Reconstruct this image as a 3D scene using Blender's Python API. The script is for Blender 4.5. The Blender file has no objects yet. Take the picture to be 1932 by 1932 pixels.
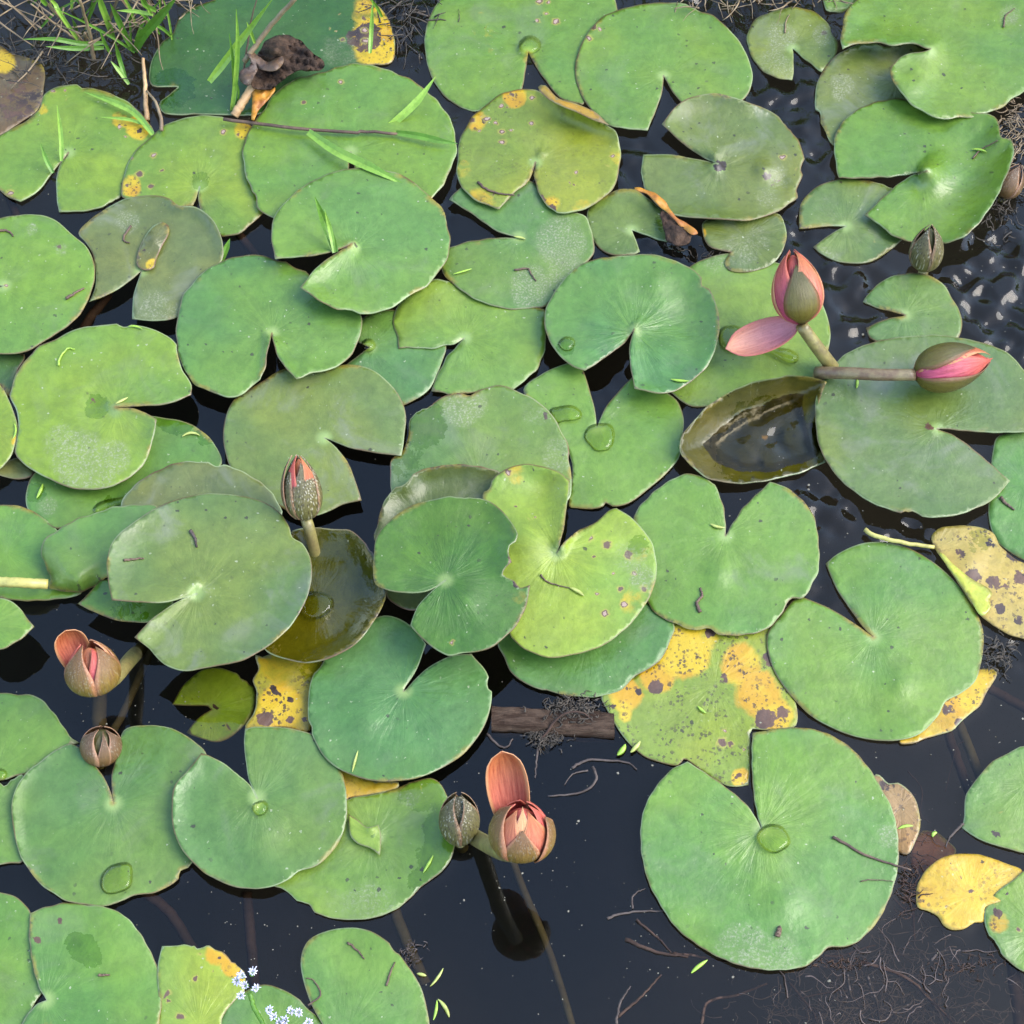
import bpy, math, random
import numpy as np
from mathutils import Vector
from mathutils.geometry import delaunay_2d_cdt

random.seed(7)
rng = np.random.default_rng(11)
S = bpy.context.scene
COL = S.collection

# ------------------------------------------------------------------ camera, light, exposure
FOV = math.radians(32.0); PITCH = math.radians(60.0); CAM_H = 1.30
CAM = np.array([0.0, -CAM_H / math.tan(PITCH), CAM_H])
cd = bpy.data.cameras.new('camera'); cam = bpy.data.objects.new('camera', cd); COL.objects.link(cam)
cam.location = CAM; cam.rotation_euler = (math.pi / 2 - PITCH, 0, 0)
cd.sensor_fit = 'HORIZONTAL'; cd.angle = FOV; cd.clip_start = 0.02; cd.clip_end = 400
S.camera = cam
S.render.resolution_x = 1024; S.render.resolution_y = 1024

SUN_EL, SUN_AZ = math.radians(48), math.radians(95)      # azimuth from +Y (away from the viewer) towards +X
w = bpy.data.worlds.new('World'); S.world = w; w.use_nodes = True
nt = w.node_tree
sky = nt.nodes.new('ShaderNodeTexSky'); sky.sky_type = 'NISHITA'; sky.sun_disc = False
sky.sun_elevation = SUN_EL; sky.sun_rotation = SUN_AZ
sky.dust_density = 1.2; sky.air_density = 1.3; sky.ozone_density = 1.5
nt.links.new(sky.outputs[0], nt.nodes['Background'].inputs[0])
nt.nodes['Background'].inputs[1].default_value = 0.15
sd = bpy.data.lights.new('sun', 'SUN'); sun = bpy.data.objects.new('sun', sd); COL.objects.link(sun)
sd.energy = 1.15; sd.angle = math.radians(42); sd.color = (1.0, 0.95, 0.87)
sdir = Vector((math.sin(SUN_AZ) * math.cos(SUN_EL), math.cos(SUN_AZ) * math.cos(SUN_EL), math.sin(SUN_EL)))
sun.rotation_euler = sdir.to_track_quat('Z', 'Y').to_euler(); sun.location = (0, 0, 5)
S.view_settings.view_transform = 'Standard'; S.view_settings.look = 'None'
S.view_settings.exposure = 2.12; S.view_settings.gamma = 1.0
S.view_settings.use_curve_mapping = False
S.cycles.max_bounces = 6; S.cycles.diffuse_bounces = 2; S.cycles.glossy_bounces = 3; S.cycles.transparent_max_bounces = 8
S.cycles.caustics_reflective = False; S.cycles.caustics_refractive = False; S.cycles.use_denoising = True

# ------------------------------------------------------------------ photograph -> place
FS = 1932.0
_tan = math.tan(FOV / 2)
_f = np.array([0, math.cos(PITCH), -math.sin(PITCH)]); _u = np.array([0, math.sin(PITCH), math.cos(PITCH)]); _r = np.array([1.0, 0, 0])
def W(p, z):
    """points of the photograph (n,2) at heights z (n) -> world (n,3)"""
    p = np.atleast_2d(np.asarray(p, float)); z = np.broadcast_to(np.asarray(z, float), (len(p),))
    x = (p[:, 0] / FS - .5) * 2 * _tan; y = (.5 - p[:, 1] / FS) * 2 * _tan
    d = x[:, None] * _r + y[:, None] * _u + _f
    k = (z - CAM[2]) / d[:, 2]
    return CAM + d * k[:, None]
def W1(x, y, z): return W([(x, y)], z)[0]
OR = {'0': 0.0, '1': 633.6, '2': 1268.1}
def T(tile, pts):
    ox, oy = OR[tile[0]], OR[tile[1]]
    return [(ox + q[0] * .34364, oy + q[1] * .34364) + tuple(q[2:]) for q in pts]
def T1(tile, x, y): return T(tile, [(x, y)])[0]

# ------------------------------------------------------------------ objects
def tag(o, label=None, cat=None, group=None, kind=None):
    if label: o['label'] = label
    if cat: o['category'] = cat
    if group: o['group'] = group
    if kind: o['kind'] = kind
    return o
def mk(name, V, F, mat, parent=None, origin=None, smooth=True, flat_from=None, attrs=None):
    V = np.asarray(V, float)
    if origin is None: origin = np.array([V[:, 0].mean(), V[:, 1].mean(), V[:, 2].min()])
    me = bpy.data.meshes.new(name)
    me.from_pydata((V - origin).tolist(), [], [tuple(map(int, f)) for f in F])
    for m in (mat if isinstance(mat, (list, tuple)) else [mat]): me.materials.append(m)
    sm = np.full(len(me.polygons), smooth)
    if flat_from is not None: sm[flat_from:] = False
    me.polygons.foreach_set('use_smooth', sm)
    for k, (typ, data) in (attrs or {}).items():
        a = me.attributes.new(k, typ, 'POINT')
        a.data.foreach_set('vector' if typ == 'FLOAT_VECTOR' else 'value', np.asarray(data, np.float32).ravel())
    o = bpy.data.objects.new(name, me); COL.objects.link(o)
    if parent is not None:
        o.parent = parent; o.location = Vector(origin) - parent.location
    else: o.location = origin
    return o
def empty(name, loc, label, cat, group=None):
    o = bpy.data.objects.new(name, None); COL.objects.link(o); o.location = loc; o.empty_display_size = .02
    return tag(o, label, cat, group)

# ------------------------------------------------------------------ geometry helpers
def loop_smooth(pts, step=7.0, wob=0.0):
    """closed outline; a third entry marks a sharp corner"""
    n = len(pts); P = np.array([q[:2] for q in pts], float); sh = [len(q) > 2 for q in pts]
    out = []
    for i in range(n):
        p1, p2 = P[i], P[(i + 1) % n]
        p0 = P[i - 1] if not sh[i] else p1 - (p2 - p1) * .5
        p3 = P[(i + 2) % n] if not sh[(i + 1) % n] else p2 + (p2 - p1) * .5
        L = np.linalg.norm(p2 - p1); k = max(1, int(round(L / step)))
        m1 = (p2 - p0) / (np.linalg.norm(p2 - p0) + 1e-9) * L * .9
        m2 = (p3 - p1) / (np.linalg.norm(p3 - p1) + 1e-9) * L * .9
        for j in range(k):
            t = j / k; t2, t3 = t * t, t * t * t
            out.append((2*t3-3*t2+1)*p1 + (t3-2*t2+t)*m1 + (-2*t3+3*t2)*p2 + (t3-t2)*m2)
    out = np.array(out)
    if wob:
        m = len(out); a = np.arange(m)
        w_ = sum(rng.normal() * np.sin(2*np.pi*a*f/m + rng.uniform(0, 6.3)) for f in (m//5, m//8, m//12, m//18)) * wob * .5
        d = np.roll(out, -1, 0) - np.roll(out, 1, 0); d /= np.linalg.norm(d, axis=1)[:, None] + 1e-9
        out = out + np.c_[-d[:, 1], d[:, 0]] * w_[:, None]
    return out
def nibble(L, keep, n):
    m = len(L); L = L.copy(); c = L.mean(0)
    for _ in range(n):
        i = int(rng.integers(0, m)); wd = int(rng.integers(1, 4)); dp = rng.uniform(2.5, 8)
        if min(np.hypot(*(L[i] - k)) for k in keep) < 45: continue
        for j in range(-wd, wd + 1):
            q = (i + j) % m; v = c - L[q]; L[q] += v / np.linalg.norm(v) * dp * (1 - (abs(j) / (wd + 1)) ** 2) * rng.uniform(.6, 1.2)
    return L
def seg_dist(Q, loop):
    """distance of points Q to the closed polyline"""
    A = loop; B = np.roll(loop, -1, 0); D = B - A; L2 = (D**2).sum(1) + 1e-12
    best = np.full(len(Q), 1e9)
    for s in range(0, len(Q), 4000):
        q = Q[s:s+4000]
        t = np.clip(((q[:, None, :] - A[None]) * D[None]).sum(2) / L2[None], 0, 1)
        e = q[:, None, :] - A[None] - t[..., None] * D[None]
        best[s:s+4000] = np.sqrt((e**2).sum(2).min(1))
    return best
def inside(Q, loop):
    x, y = Q[:, 0], Q[:, 1]; r = np.zeros(len(Q), bool)
    X1, Y1 = loop[:, 0], loop[:, 1]; X2, Y2 = np.roll(X1, -1), np.roll(Y1, -1)
    for a, b, c, d in zip(X1, Y1, X2, Y2):
        if b == d: continue
        k = (b > y) != (d > y)
        r ^= k & (x < (c - a) * (y - b) / (d - b) + a)
    return r
def fill(loop, step=11.0):
    lo, hi = loop.min(0), loop.max(0)
    gx = np.arange(lo[0], hi[0] + step, step); gy = np.arange(lo[1], hi[1] + step, step * .866)
    G = np.array([(x + (j % 2) * step / 2, y) for j, y in enumerate(gy) for x in gx])
    G = G + rng.uniform(-.25, .25, G.shape) * step
    G = G[inside(G, loop)]
    if len(G): G = G[seg_dist(G, loop) > step * .38]
    n = len(loop)
    pts = [Vector(p) for p in loop] + [Vector(p) for p in G]
    v, e, f, *_ = delaunay_2d_cdt(pts, [], [list(range(n))], 1, 1e-5)
    V = np.array([(a.x, a.y) for a in v]); F = np.array([t for t in f if len(t) == 3])
    a, b, c = V[F[:, 0]], V[F[:, 1]], V[F[:, 2]]
    cr = (b[:, 0]-a[:, 0])*(c[:, 1]-a[:, 1]) - (b[:, 1]-a[:, 1])*(c[:, 0]-a[:, 0])
    F[cr > 0] = F[cr > 0][:, ::-1]          # photo y runs down: clockwise here is upward in the place
    F = F[np.abs(cr) > 1e-6]
    cnt = {}
    for t in F:
        for i in range(3):
            cnt[(t[i], t[(i+1) % 3])] = 1
    bd = [e for e in cnt if (e[1], e[0]) not in cnt]
    return V, F, bd
def sheet3(V3, F, bd, th):
    """closed sheet of thickness th from an upper surface"""
    n = len(V3); D = V3.copy(); D[:, 2] -= th
    faces = [tuple(f) for f in F] + [tuple(f[::-1] + n) for f in F]
    k = len(faces)
    faces += [(b, a, a + n, b + n) for a, b in bd]
    return np.vstack([V3, D]), faces, k
def ss(x, a, b):
    t = np.clip((x - a) / (b - a), 0, 1); return t * t * (3 - 2 * t)
def tube(P, R, sides=8, caps=True):
    P = np.asarray(P, float); n = len(P); R = np.broadcast_to(np.asarray(R, float), (n,))
    d = np.gradient(P, axis=0); d /= np.linalg.norm(d, axis=1)[:, None] + 1e-12
    ref = np.array([0, 0, 1.0]) if abs(d[0][2]) < .9 else np.array([1.0, 0, 0])
    V = []; a = np.arange(sides) * 2 * np.pi / sides
    for i in range(n):
        x = np.cross(ref, d[i]); x /= np.linalg.norm(x) + 1e-12; y = np.cross(d[i], x)
        V.append(P[i] + R[i] * (np.cos(a)[:, None] * x + np.sin(a)[:, None] * y)); ref = y
        ref = np.cross(d[i], x)
    V = np.vstack(V); F = []
    for i in range(n - 1):
        for j in range(sides):
            k = (j + 1) % sides
            F.append((i*sides+j, i*sides+k, (i+1)*sides+k, (i+1)*sides+j))
    if caps: F += [tuple(range(sides))[::-1], tuple(range((n-1)*sides, n*sides))]
    return V, F
def curve(pts, n=16):
    """smooth 3-D line through points"""
    P = np.asarray(pts, float); m = len(P)
    if m == 2: return P[0] + (P[1] - P[0]) * np.linspace(0, 1, n)[:, None]
    t = np.linspace(0, m - 1, n); out = []
    for u in t:
        i = min(int(u), m - 2); f = u - i
        p1, p2 = P[i], P[i+1]; p0 = P[i-1] if i else 2*p1-p2; p3 = P[i+2] if i + 2 < m else 2*p2-p1
        out.append(.5*(2*p1 + (p2-p0)*f + (2*p0-5*p1+4*p2-p3)*f*f + (3*p1-p0-3*p2+p3)*f**3))
    return np.array(out)
def join(parts):
    V, F, o = [], [], 0
    for v, f in parts:
        V.append(np.asarray(v)); F += [tuple(i + o for i in t) for t in f]; o += len(v)
    return np.vstack(V), F

# ------------------------------------------------------------------ materials
class NB:
    def __init__(s, name):
        s.m = bpy.data.materials.new(name); s.m.use_nodes = True; s.t = s.m.node_tree
        s.t.nodes.clear(); s.out = s.t.nodes.new('ShaderNodeOutputMaterial')
    def n(s, typ, inp=None, **pr):
        k = s.t.nodes.new(typ)
        for a, b in pr.items(): setattr(k, a, b)
        for a, b in (inp or {}).items(): s.set(k.inputs[a], b)
        return k
    def set(s, sock, v):
        if isinstance(v, bpy.types.NodeSocket): s.t.links.new(v, sock)
        elif isinstance(v, (tuple, list)) and sock.type == 'RGBA' and len(v) == 3: sock.default_value = (*v, 1)
        else: sock.default_value = v
    def math(s, op, a, b=0.0, c=0.0, clamp=False):
        k = s.n('ShaderNodeMath', {0: a, 1: b, 2: c}, operation=op); k.use_clamp = clamp; return k.outputs[0]
    def vm(s, op, a, b=(0, 0, 0), scale=None):
        k = s.n('ShaderNodeVectorMath', {0: a, 1: b}, operation=op)
        if scale is not None: s.set(k.inputs['Scale'], scale)
        return k.outputs['Value'] if op in ('LENGTH', 'DOT_PRODUCT') else k.outputs[0]
    def mix(s, f, a, b, mode='MIX'):
        k = s.n('ShaderNodeMix', data_type='RGBA', blend_type=mode)
        s.set(k.inputs[0], f); s.set(k.inputs[6], a); s.set(k.inputs[7], b); return k.outputs[2]
    def sm(s, x, a, b, lo=0.0, hi=1.0):
        k = s.n('ShaderNodeMapRange', {0: x, 1: a, 2: b, 3: lo, 4: hi}, interpolation_type='SMOOTHSTEP'); return k.outputs[0]
    def noise(s, v, sc, det=3.0, ro=.55, dist=0.0):
        k = s.n('ShaderNodeTexNoise', {'Vector': v, 'Scale': sc, 'Detail': det, 'Roughness': ro, 'Distortion': dist}); return k.outputs[0]
    def voro(s, v, sc, out='Distance', feature='F1', rnd=1.0):
        k = s.n('ShaderNodeTexVoronoi', {'Vector': v, 'Scale': sc, 'Randomness': rnd}, feature=feature, voronoi_dimensions='2D')
        return k if out is None else k.outputs[out]
    def sep(s, v):
        k = s.n('ShaderNodeSeparateXYZ', {0: v}); return k.outputs
    def comb(s, x, y, z):
        return s.n('ShaderNodeCombineXYZ', {0: x, 1: y, 2: z}).outputs[0]
    def prop(s, name):
        return s.n('ShaderNodeAttribute', attribute_name=name, attribute_type='OBJECT').outputs['Fac']
    def vattr(s, name):
        return s.n('ShaderNodeAttribute', attribute_name=name, attribute_type='GEOMETRY').outputs['Vector']
    def surf(s, sh): s.t.links.new(sh, s.out.inputs['Surface']); return s.m

def leaf_material():
    b = NB('lily_leaf')
    pos = b.n('ShaderNodeNewGeometry').outputs['Position']
    oi = b.n('ShaderNodeObjectInfo'); base = oi.outputs['Color']; rnd = oi.outputs['Random']
    off = b.vm('SCALE', (3.1, 7.7, 1.3), scale=b.math('MULTIPLY', rnd, 3.0))
    P = b.vm('ADD', pos, off)
    rel = b.vattr('rel'); x, y, ed = b.sep(rel)
    m1 = b.sep(b.vattr('m1')); m2 = b.sep(b.vattr('m2'))
    flat = b.comb(x, y, 0.0); r = b.vm('LENGTH', flat)
    th = b.math('ARCTAN2', y, x)
    dirn = b.vm('NORMALIZE', flat)
    rs = b.vm('ADD', b.vm('SCALE', dirn, scale=1.0), b.comb(0.0, 0.0, b.math('MULTIPLY', r, 5.0)))
    rs = b.vm('ADD', rs, off)
    streak = b.noise(rs, 5.0, 4.0, .6)
    fine = b.noise(P, 130.0, 5.0, .65)
    mid = b.noise(P, 22.0, 4.0, .6)
    big = b.noise(P, 9.0, 2.0, .5)
    # main colour: patches of yellower and bluer green, fine mottling
    c = b.mix(b.sm(big, .36, .64), b.mix(1.0, base, (.84, .93, 1.12), 'MULTIPLY'), b.mix(1.0, base, (1.20, 1.08, .85), 'MULTIPLY'))
    c = b.mix(b.sm(mid, .38, .66, 0.0, .5), c, b.mix(1.0, c, (1.22, 1.16, 1.2), 'MULTIPLY'))
    c = b.mix(b.sm(fine, .35, .72, 0.0, .35), c, b.mix(1.0, c, (.66, .74, .7), 'MULTIPLY'))
    mott = b.noise(P, 70.0, 4.0, .72, .4)
    c = b.vm('SCALE', c, scale=b.sm(mott, .30, .70, .86, 1.12))
    # greyish bloom patches and purple-grey tinge
    gr = b.math('MULTIPLY', b.sm(b.noise(P, 15.0, 4.0, .62, 1.0), .5, .72), b.prop('bloom'))
    c = b.mix(b.math('MULTIPLY', gr, .75), c, (.145, .155, .105))
    # rays from the stalk
    RY = b.prop('ray')
    near = b.sm(r, .012, .085, 1.0, 0.0)
    ray = b.math('MULTIPLY', b.sm(streak, .48, .68), b.math('MULTIPLY_ADD', near, .75, .05))
    c = b.mix(b.math('MULTIPLY', b.math('MULTIPLY', ray, .5), RY), c, b.mix(1.0, c, (1.6, 1.45, 1.5), 'MULTIPLY'))
    dk = b.math('MULTIPLY', b.sm(streak, .5, .33), b.math('MULTIPLY_ADD', near, .6, .06))
    c = b.mix(b.math('MULTIPLY', b.math('MULTIPLY', dk, .5), RY), c, b.mix(1.0, c, (.62, .74, .8), 'MULTIPLY'))
    # thin main veins
    wob = b.math('MULTIPLY', b.noise(P, 30.0, 2.0), 1.2)
    vv = b.math('ABSOLUTE', b.math('SINE', b.math('ADD', b.math('MULTIPLY', th, 8.5), wob)))
    wv = b.math('DIVIDE', .0028, b.math('MAXIMUM', r, .004))
    vein = b.math('MULTIPLY', b.sm(b.math('DIVIDE', vv, wv), .35, 1.3, 1.0, 0.0), b.sm(r, .015, .09, .36, .03))
    vein = b.math('MULTIPLY', vein, b.math('MULTIPLY_ADD', RY, .6, .15))
    c = b.mix(vein, c, b.mix(1.0, c, (1.45, 1.35, 1.3), 'MULTIPLY'))
    c = b.mix(b.math('MULTIPLY', b.sm(r, .002, .011), 1.0), c, c) if False else b.mix(b.math('MULTIPLY', b.sm(r, .002, .010, 1.0, 0.0), b.prop('heart')), c, (.22, .30, .09))
    # wet film
    n_w = b.noise(P, 60.0, 5.0, .7, .8)
    n_b = b.noise(P, 120.0, 5.0, .62, .8)
    wet = b.sm(b.math('ADD', m2[1], b.math('ADD', b.math('MULTIPLY', b.math('SUBTRACT', n_w, .5), 1.7), b.math('MULTIPLY', b.math('SUBTRACT', n_b, .5), 1.0))), .46, .54)
    wet = b.math('MULTIPLY', wet, b.sm(m2[1], .02, .12))
    c = b.mix(b.math('MULTIPLY', wet, .85), c, b.mix(1.0, c, (.62, .72, .36), 'MULTIPLY'))
    # yellowing and decay
    n_y = b.noise(P, 38.0, 5.0, .65, .6)
    ye = b.sm(b.math('ADD', b.math('ADD', m1[2], b.prop('yellow')), b.math('MULTIPLY', b.math('SUBTRACT', n_y, .5), 1.2)), .30, .74)
    ye = b.math('MULTIPLY', ye, b.sm(b.math('ADD', m1[2], b.prop('yellow')), .02, .12))
    yc = b.mix(b.sm(b.noise(P, 26.0, 3.0), .40, .56), (.40, .21, .008), (.44, .29, .010))
    c = b.mix(b.math('MULTIPLY', ye, .92), c, yc)
    # fine dark pepper on yellowed tissue
    Pp = b.vm('ADD', P, b.vm('SCALE', b.n('ShaderNodeTexNoise', {'Vector': P, 'Scale': 600.0, 'Detail': 2.0}).outputs['Color'], scale=.004))
    pv = b.voro(Pp, 300.0, None); pk = b.sep(pv.outputs['Color'])
    pep = b.math('LESS_THAN', pv.outputs['Distance'], b.math('MULTIPLY_ADD', b.math('POWER', pk[0], 2.5), .5, .06))
    pep = b.math('MULTIPLY', pep, b.math('MULTIPLY', b.sm(b.noise(P, 55.0, 4.0), .42, .60), b.math('MAXIMUM', ye, b.math('MULTIPLY', b.prop('pepper'), .8))))
    c = b.mix(b.math('MULTIPLY', pep, .9), c, (.035, .02, .014))
    # brown rot
    br = b.sm(b.math('ADD', m2[0], b.math('ADD', b.math('MULTIPLY', b.math('SUBTRACT', n_b, .5), 1.7), b.math('MULTIPLY', b.math('SUBTRACT', n_y, .5), .8))), .46, .56)
    br = b.math('MULTIPLY', br, b.sm(m2[0], .02, .12))
    brc = b.mix(b.sm(mid, .35, .65), (.028, .017, .013), (.10, .05, .028))
    c = b.mix(br, c, brc)
    # round leaf spots with pale middles
    Pv = b.vm('ADD', P, b.vm('SCALE', b.n('ShaderNodeTexNoise', {'Vector': P, 'Scale': 210.0, 'Detail': 3.0}).outputs['Color'], scale=.006))
    vo = b.voro(Pv, 64.0, None); vd = vo.outputs['Distance']; vc = b.sep(vo.outputs['Color'])
    sz = b.math('MULTIPLY_ADD', vc[0], .16, .06)
    q = b.math('DIVIDE', vd, sz)
    keep = b.math('MULTIPLY', b.math('GREATER_THAN', vc[1], .42), b.sm(m1[1], .35, .5))
    dark = b.math('MULTIPLY', b.sm(q, .85, 1.1, 1.0, 0.0), keep)
    pale = b.math('MULTIPLY', b.math('MULTIPLY', b.sm(q, .5, .72, 1.0, 0.0), keep), b.math('GREATER_THAN', vc[2], .4))
    halo = b.math('MULTIPLY', b.sm(q, 1.0, 1.9, .6, 0.0), keep)
    c = b.mix(halo, c, (.30, .25, .05))
    c = b.mix(b.math('MULTIPLY', dark, .9), c, (.085, .038, .034))
    c = b.mix(b.math('MULTIPLY', pale, .85), c, (.36, .25, .19))
    # dust and dried film
    n_d = b.noise(P, 520.0, 4.0, .7)
    du = b.math('MULTIPLY', b.sm(b.math('ADD', b.math('ADD', m1[0], b.prop('silt')), b.math('MULTIPLY', b.math('SUBTRACT', n_y, .5), 1.2)), .3, .95), b.sm(n_d, .40, .66, .30, 1.0))
    c = b.mix(b.math('MULTIPLY', du, .62), c, b.mix(b.sm(n_d, .5, .62), (.16, .18, .09), (.28, .275, .19)))
    # specks: dark grit, pale pollen
    Pw = b.vm('ADD', P, b.vm('SCALE', b.n('ShaderNodeTexNoise', {'Vector': P, 'Scale': 420.0, 'Detail': 2.0}).outputs['Color'], scale=.0035))
    v1 = b.voro(Pw, 125.0, None); k1 = b.sep(v1.outputs['Color'])
    s1 = b.math('MULTIPLY', b.math('LESS_THAN', v1.outputs['Distance'], b.math('MULTIPLY_ADD', b.math('POWER', k1[0], 4.0), .19, .02)), b.math('GREATER_THAN', k1[1], .66))
    s1 = b.math('MULTIPLY', s1, b.sm(b.noise(P, 17.0, 3.0), .46, .60))
    v2 = b.voro(b.vm('ADD', Pw, (.37, .11, .0)), 130.0, None); k2 = b.sep(v2.outputs['Color'])
    s2 = b.math('MULTIPLY', b.math('LESS_THAN', v2.outputs['Distance'], b.math('MULTIPLY_ADD', b.math('POWER', k2[0], 3.0), .10, .015)), b.math('GREATER_THAN', k2[1], .60))
    s2 = b.math('MULTIPLY', s2, b.sm(b.noise(P, 21.0, 3.0), .42, .62))
    c = b.mix(b.math('MULTIPLY', s1, .85), c, (.028, .024, .014))
    c = b.mix(b.math('MULTIPLY', s2, .7), c, (.33, .34, .22))
    # rim
    rimn = b.math('MULTIPLY_ADD', b.noise(P, 60.0, 3.0), .0012, .0003)
    rim = b.sm(b.math('DIVIDE', ed, rimn), .6, 1.35, 1.0, 0.0)
    rc = b.mix(b.sm(b.noise(P, 17.0, 2.0), .40, .60), (.21, .25, .12), (.13, .075, .035))
    c = b.mix(b.math('MULTIPLY', rim, b.prop('rim')), c, rc)
    # browned margins here and there
    mb = b.math('MULTIPLY', b.sm(b.math('ADD', ed, b.math('MULTIPLY', b.math('SUBTRACT', n_b, .5), .006)), .0005, .0045, 1.0, 0.0), b.sm(b.noise(P, 19.0, 3.0), .56, .64))
    c = b.mix(b.math('MULTIPLY', mb, .7), c, b.mix(b.sm(n_b, .48, .6), (.20, .15, .022), (.075, .035, .016)))
    # underside: redder, paler
    geo = b.n('ShaderNodeNewGeometry').outputs['Backfacing']
    rough = b.sm(b.noise(P, 13.0, 3.0), .35, .65, .30, .56)
    rough = b.math('ADD', rough, b.math('MULTIPLY', du, .25))
    rough = b.mix(wet, b.comb(rough, rough, rough), (.12, .12, .12))
    # relief
    h = b.math('ADD', b.math('MULTIPLY', b.math('MULTIPLY', streak, b.math('MULTIPLY_ADD', RY, 1.0, .2)), b.math('MULTIPLY', b.sm(r, .0, .02), b.math('MULTIPLY_ADD', near, .0020, .0003))), b.math('MULTIPLY', b.math('ADD', fine, mott), .0005))
    h = b.math('ADD', h, b.math('MULTIPLY', mid, .0026))
    h = b.math('SUBTRACT', h, b.math('MULTIPLY', vein, .0004))
    h = b.math('ADD', h, b.math('MULTIPLY', s1, .0006))
    bump = b.n('ShaderNodeBump', {'Strength': .75, 'Distance': 1.0, 'Height': h}).outputs[0]
    p = b.n('ShaderNodeBsdfPrincipled', {'Base Color': c, 'Roughness': rough, 'Normal': bump, 'Specular IOR Level': .55})
    tr = b.n('ShaderNodeBsdfTranslucent', {'Color': b.mix(1.0, c, (1.3, 1.35, .4), 'MULTIPLY'), 'Normal': bump})
    ms = b.n('ShaderNodeMixShader', {0: b.prop('thin')}); b.set(ms.inputs[1], p.outputs[0]); b.set(ms.inputs[2], tr.outputs[0])
    return b.surf(ms.outputs[0])
LEAF = leaf_material()

def plain(name, c1, c2, sc=40.0, rough=.55, stretch=None, bump=.0006, trans=0.0, spec=.5):
    b = NB(name); tc = b.n('ShaderNodeTexCoord').outputs['Object']
    if stretch: tc = b.vm('MULTIPLY', tc, stretch)
    n1 = b.noise(tc, sc, 5.0, .65); n2 = b.noise(tc, sc * 6, 3.0)
    c = b.mix(b.sm(n1, .35, .65), c1, c2)
    c = b.mix(b.sm(n2, .45, .75, 0, .45), c, b.mix(1.0, c, (.5, .5, .5), 'MULTIPLY'))
    bp = b.n('ShaderNodeBump', {'Strength': .8, 'Distance': 1.0, 'Height': b.math('MULTIPLY', b.math('ADD', n1, b.math('MULTIPLY', n2, .4)), bump)}).outputs[0]
    p = b.n('ShaderNodeBsdfPrincipled', {'Base Color': c, 'Roughness': rough, 'Normal': bp, 'Specular IOR Level': spec})
    if not trans: return b.surf(p.outputs[0])
    tr = b.n('ShaderNodeBsdfTranslucent', {'Color': c, 'Normal': bp})
    ms = b.n('ShaderNodeMixShader', {0: trans}); b.set(ms.inputs[1], p.outputs[0]); b.set(ms.inputs[2], tr.outputs[0])
    return b.surf(ms.outputs[0])

def petal_material(name, cin, cmid, cedge, streak=.5, speck=0.0):
    """'sv' holds (length 0..1, across -1..1, random)"""
    b = NB(name); s_, u_, r_ = b.sep(b.vattr('sv'))
    pos = b.n('ShaderNodeNewGeometry').outputs['Position']
    v = b.comb(b.math('MULTIPLY', u_, 3.0), b.math('MULTIPLY', s_, .8), r_)
    st = b.noise(v, 4.0, 5.0, .7); fn = b.noise(pos, 260.0, 4.0, .7)
    c = b.mix(b.sm(s_, .15, .95), cin, cmid)
    c = b.mix(b.sm(st, .42, .68, 0.0, streak), c, b.mix(1.0, c, (.62, .38, .36), 'MULTIPLY'))
    c = b.mix(b.sm(st, .30, .45, streak, 0.0), c, b.mix(1.0, c, (1.35, 1.3, 1.2), 'MULTIPLY'))
    au = b.math('ABSOLUTE', u_)
    c = b.mix(b.sm(b.math('ADD', au, b.math('MULTIPLY', fn, .25)), .80, 1.08), c, cedge)
    c = b.mix(b.sm(fn, .52, .70, 0.0, .35), c, b.mix(1.0, c, (.5, .5, .45), 'MULTIPLY'))
    if speck:
        vo = b.voro(pos, 520.0)
        k = b.math('MULTIPLY', b.sm(vo, .18, .34, 1.0, 0.0), b.sm(b.noise(pos, 90.0, 3.0), .42, .62))
        c = b.mix(b.math('MULTIPLY', k, speck), c, (.42, .38, .28))
        k2 = b.sm(b.voro(b.vm('ADD', pos, (.2, .3, .1)), 420.0), .15, .3, 1.0, 0.0)
        c = b.mix(b.math('MULTIPLY', k2, speck * .8), c, (.03, .02, .012))
    h = b.math('ADD', b.math('MULTIPLY', st, .0012), b.math('MULTIPLY', fn, .0005))
    bp = b.n('ShaderNodeBump', {'Strength': .6, 'Distance': 1.0, 'Height': h}).outputs[0]
    p = b.n('ShaderNodeBsdfPrincipled', {'Base Color': c, 'Roughness': .42, 'Normal': bp, 'Specular IOR Level': .5})
    tr = b.n('ShaderNodeBsdfTranslucent', {'Color': c, 'Normal': bp})
    ms = b.n('ShaderNodeMixShader', {0: .22}); b.set(ms.inputs[1], p.outputs[0]); b.set(ms.inputs[2], tr.outputs[0])
    return b.surf(ms.outputs[0])
PINK = petal_material('pink_petal', (.42, .06, .12), (.46, .085, .055), (.46, .11, .07), .9)
SALMON = petal_material('salmon_petal', (.46, .13, .10), (.42, .13, .045), (.46, .21, .09), .85)
BLUSH = petal_material('blush_petal', (.46, .17, .19), (.50, .23, .15), (.40, .12, .09), .4)
OLIVE = petal_material('olive_sepal', (.115, .092, .012), (.066, .060, .013), (.16, .065, .025), .45)
SPECK = petal_material('speckled_sepal', (.13, .115, .035), (.10, .085, .035), (.26, .15, .08), .3, .75)
BROWN = petal_material('brown_sepal', (.16, .09, .03), (.12, .065, .03), (.30, .16, .09), .5, .25)
CREAM = petal_material('cream_petal', (.50, .16, .15), (.58, .30, .12), (.54, .24, .15), .55)
RUST = petal_material('rusty_sepal', (.19, .125, .022), (.16, .075, .022), (.36, .15, .07), .6, .25)

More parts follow.
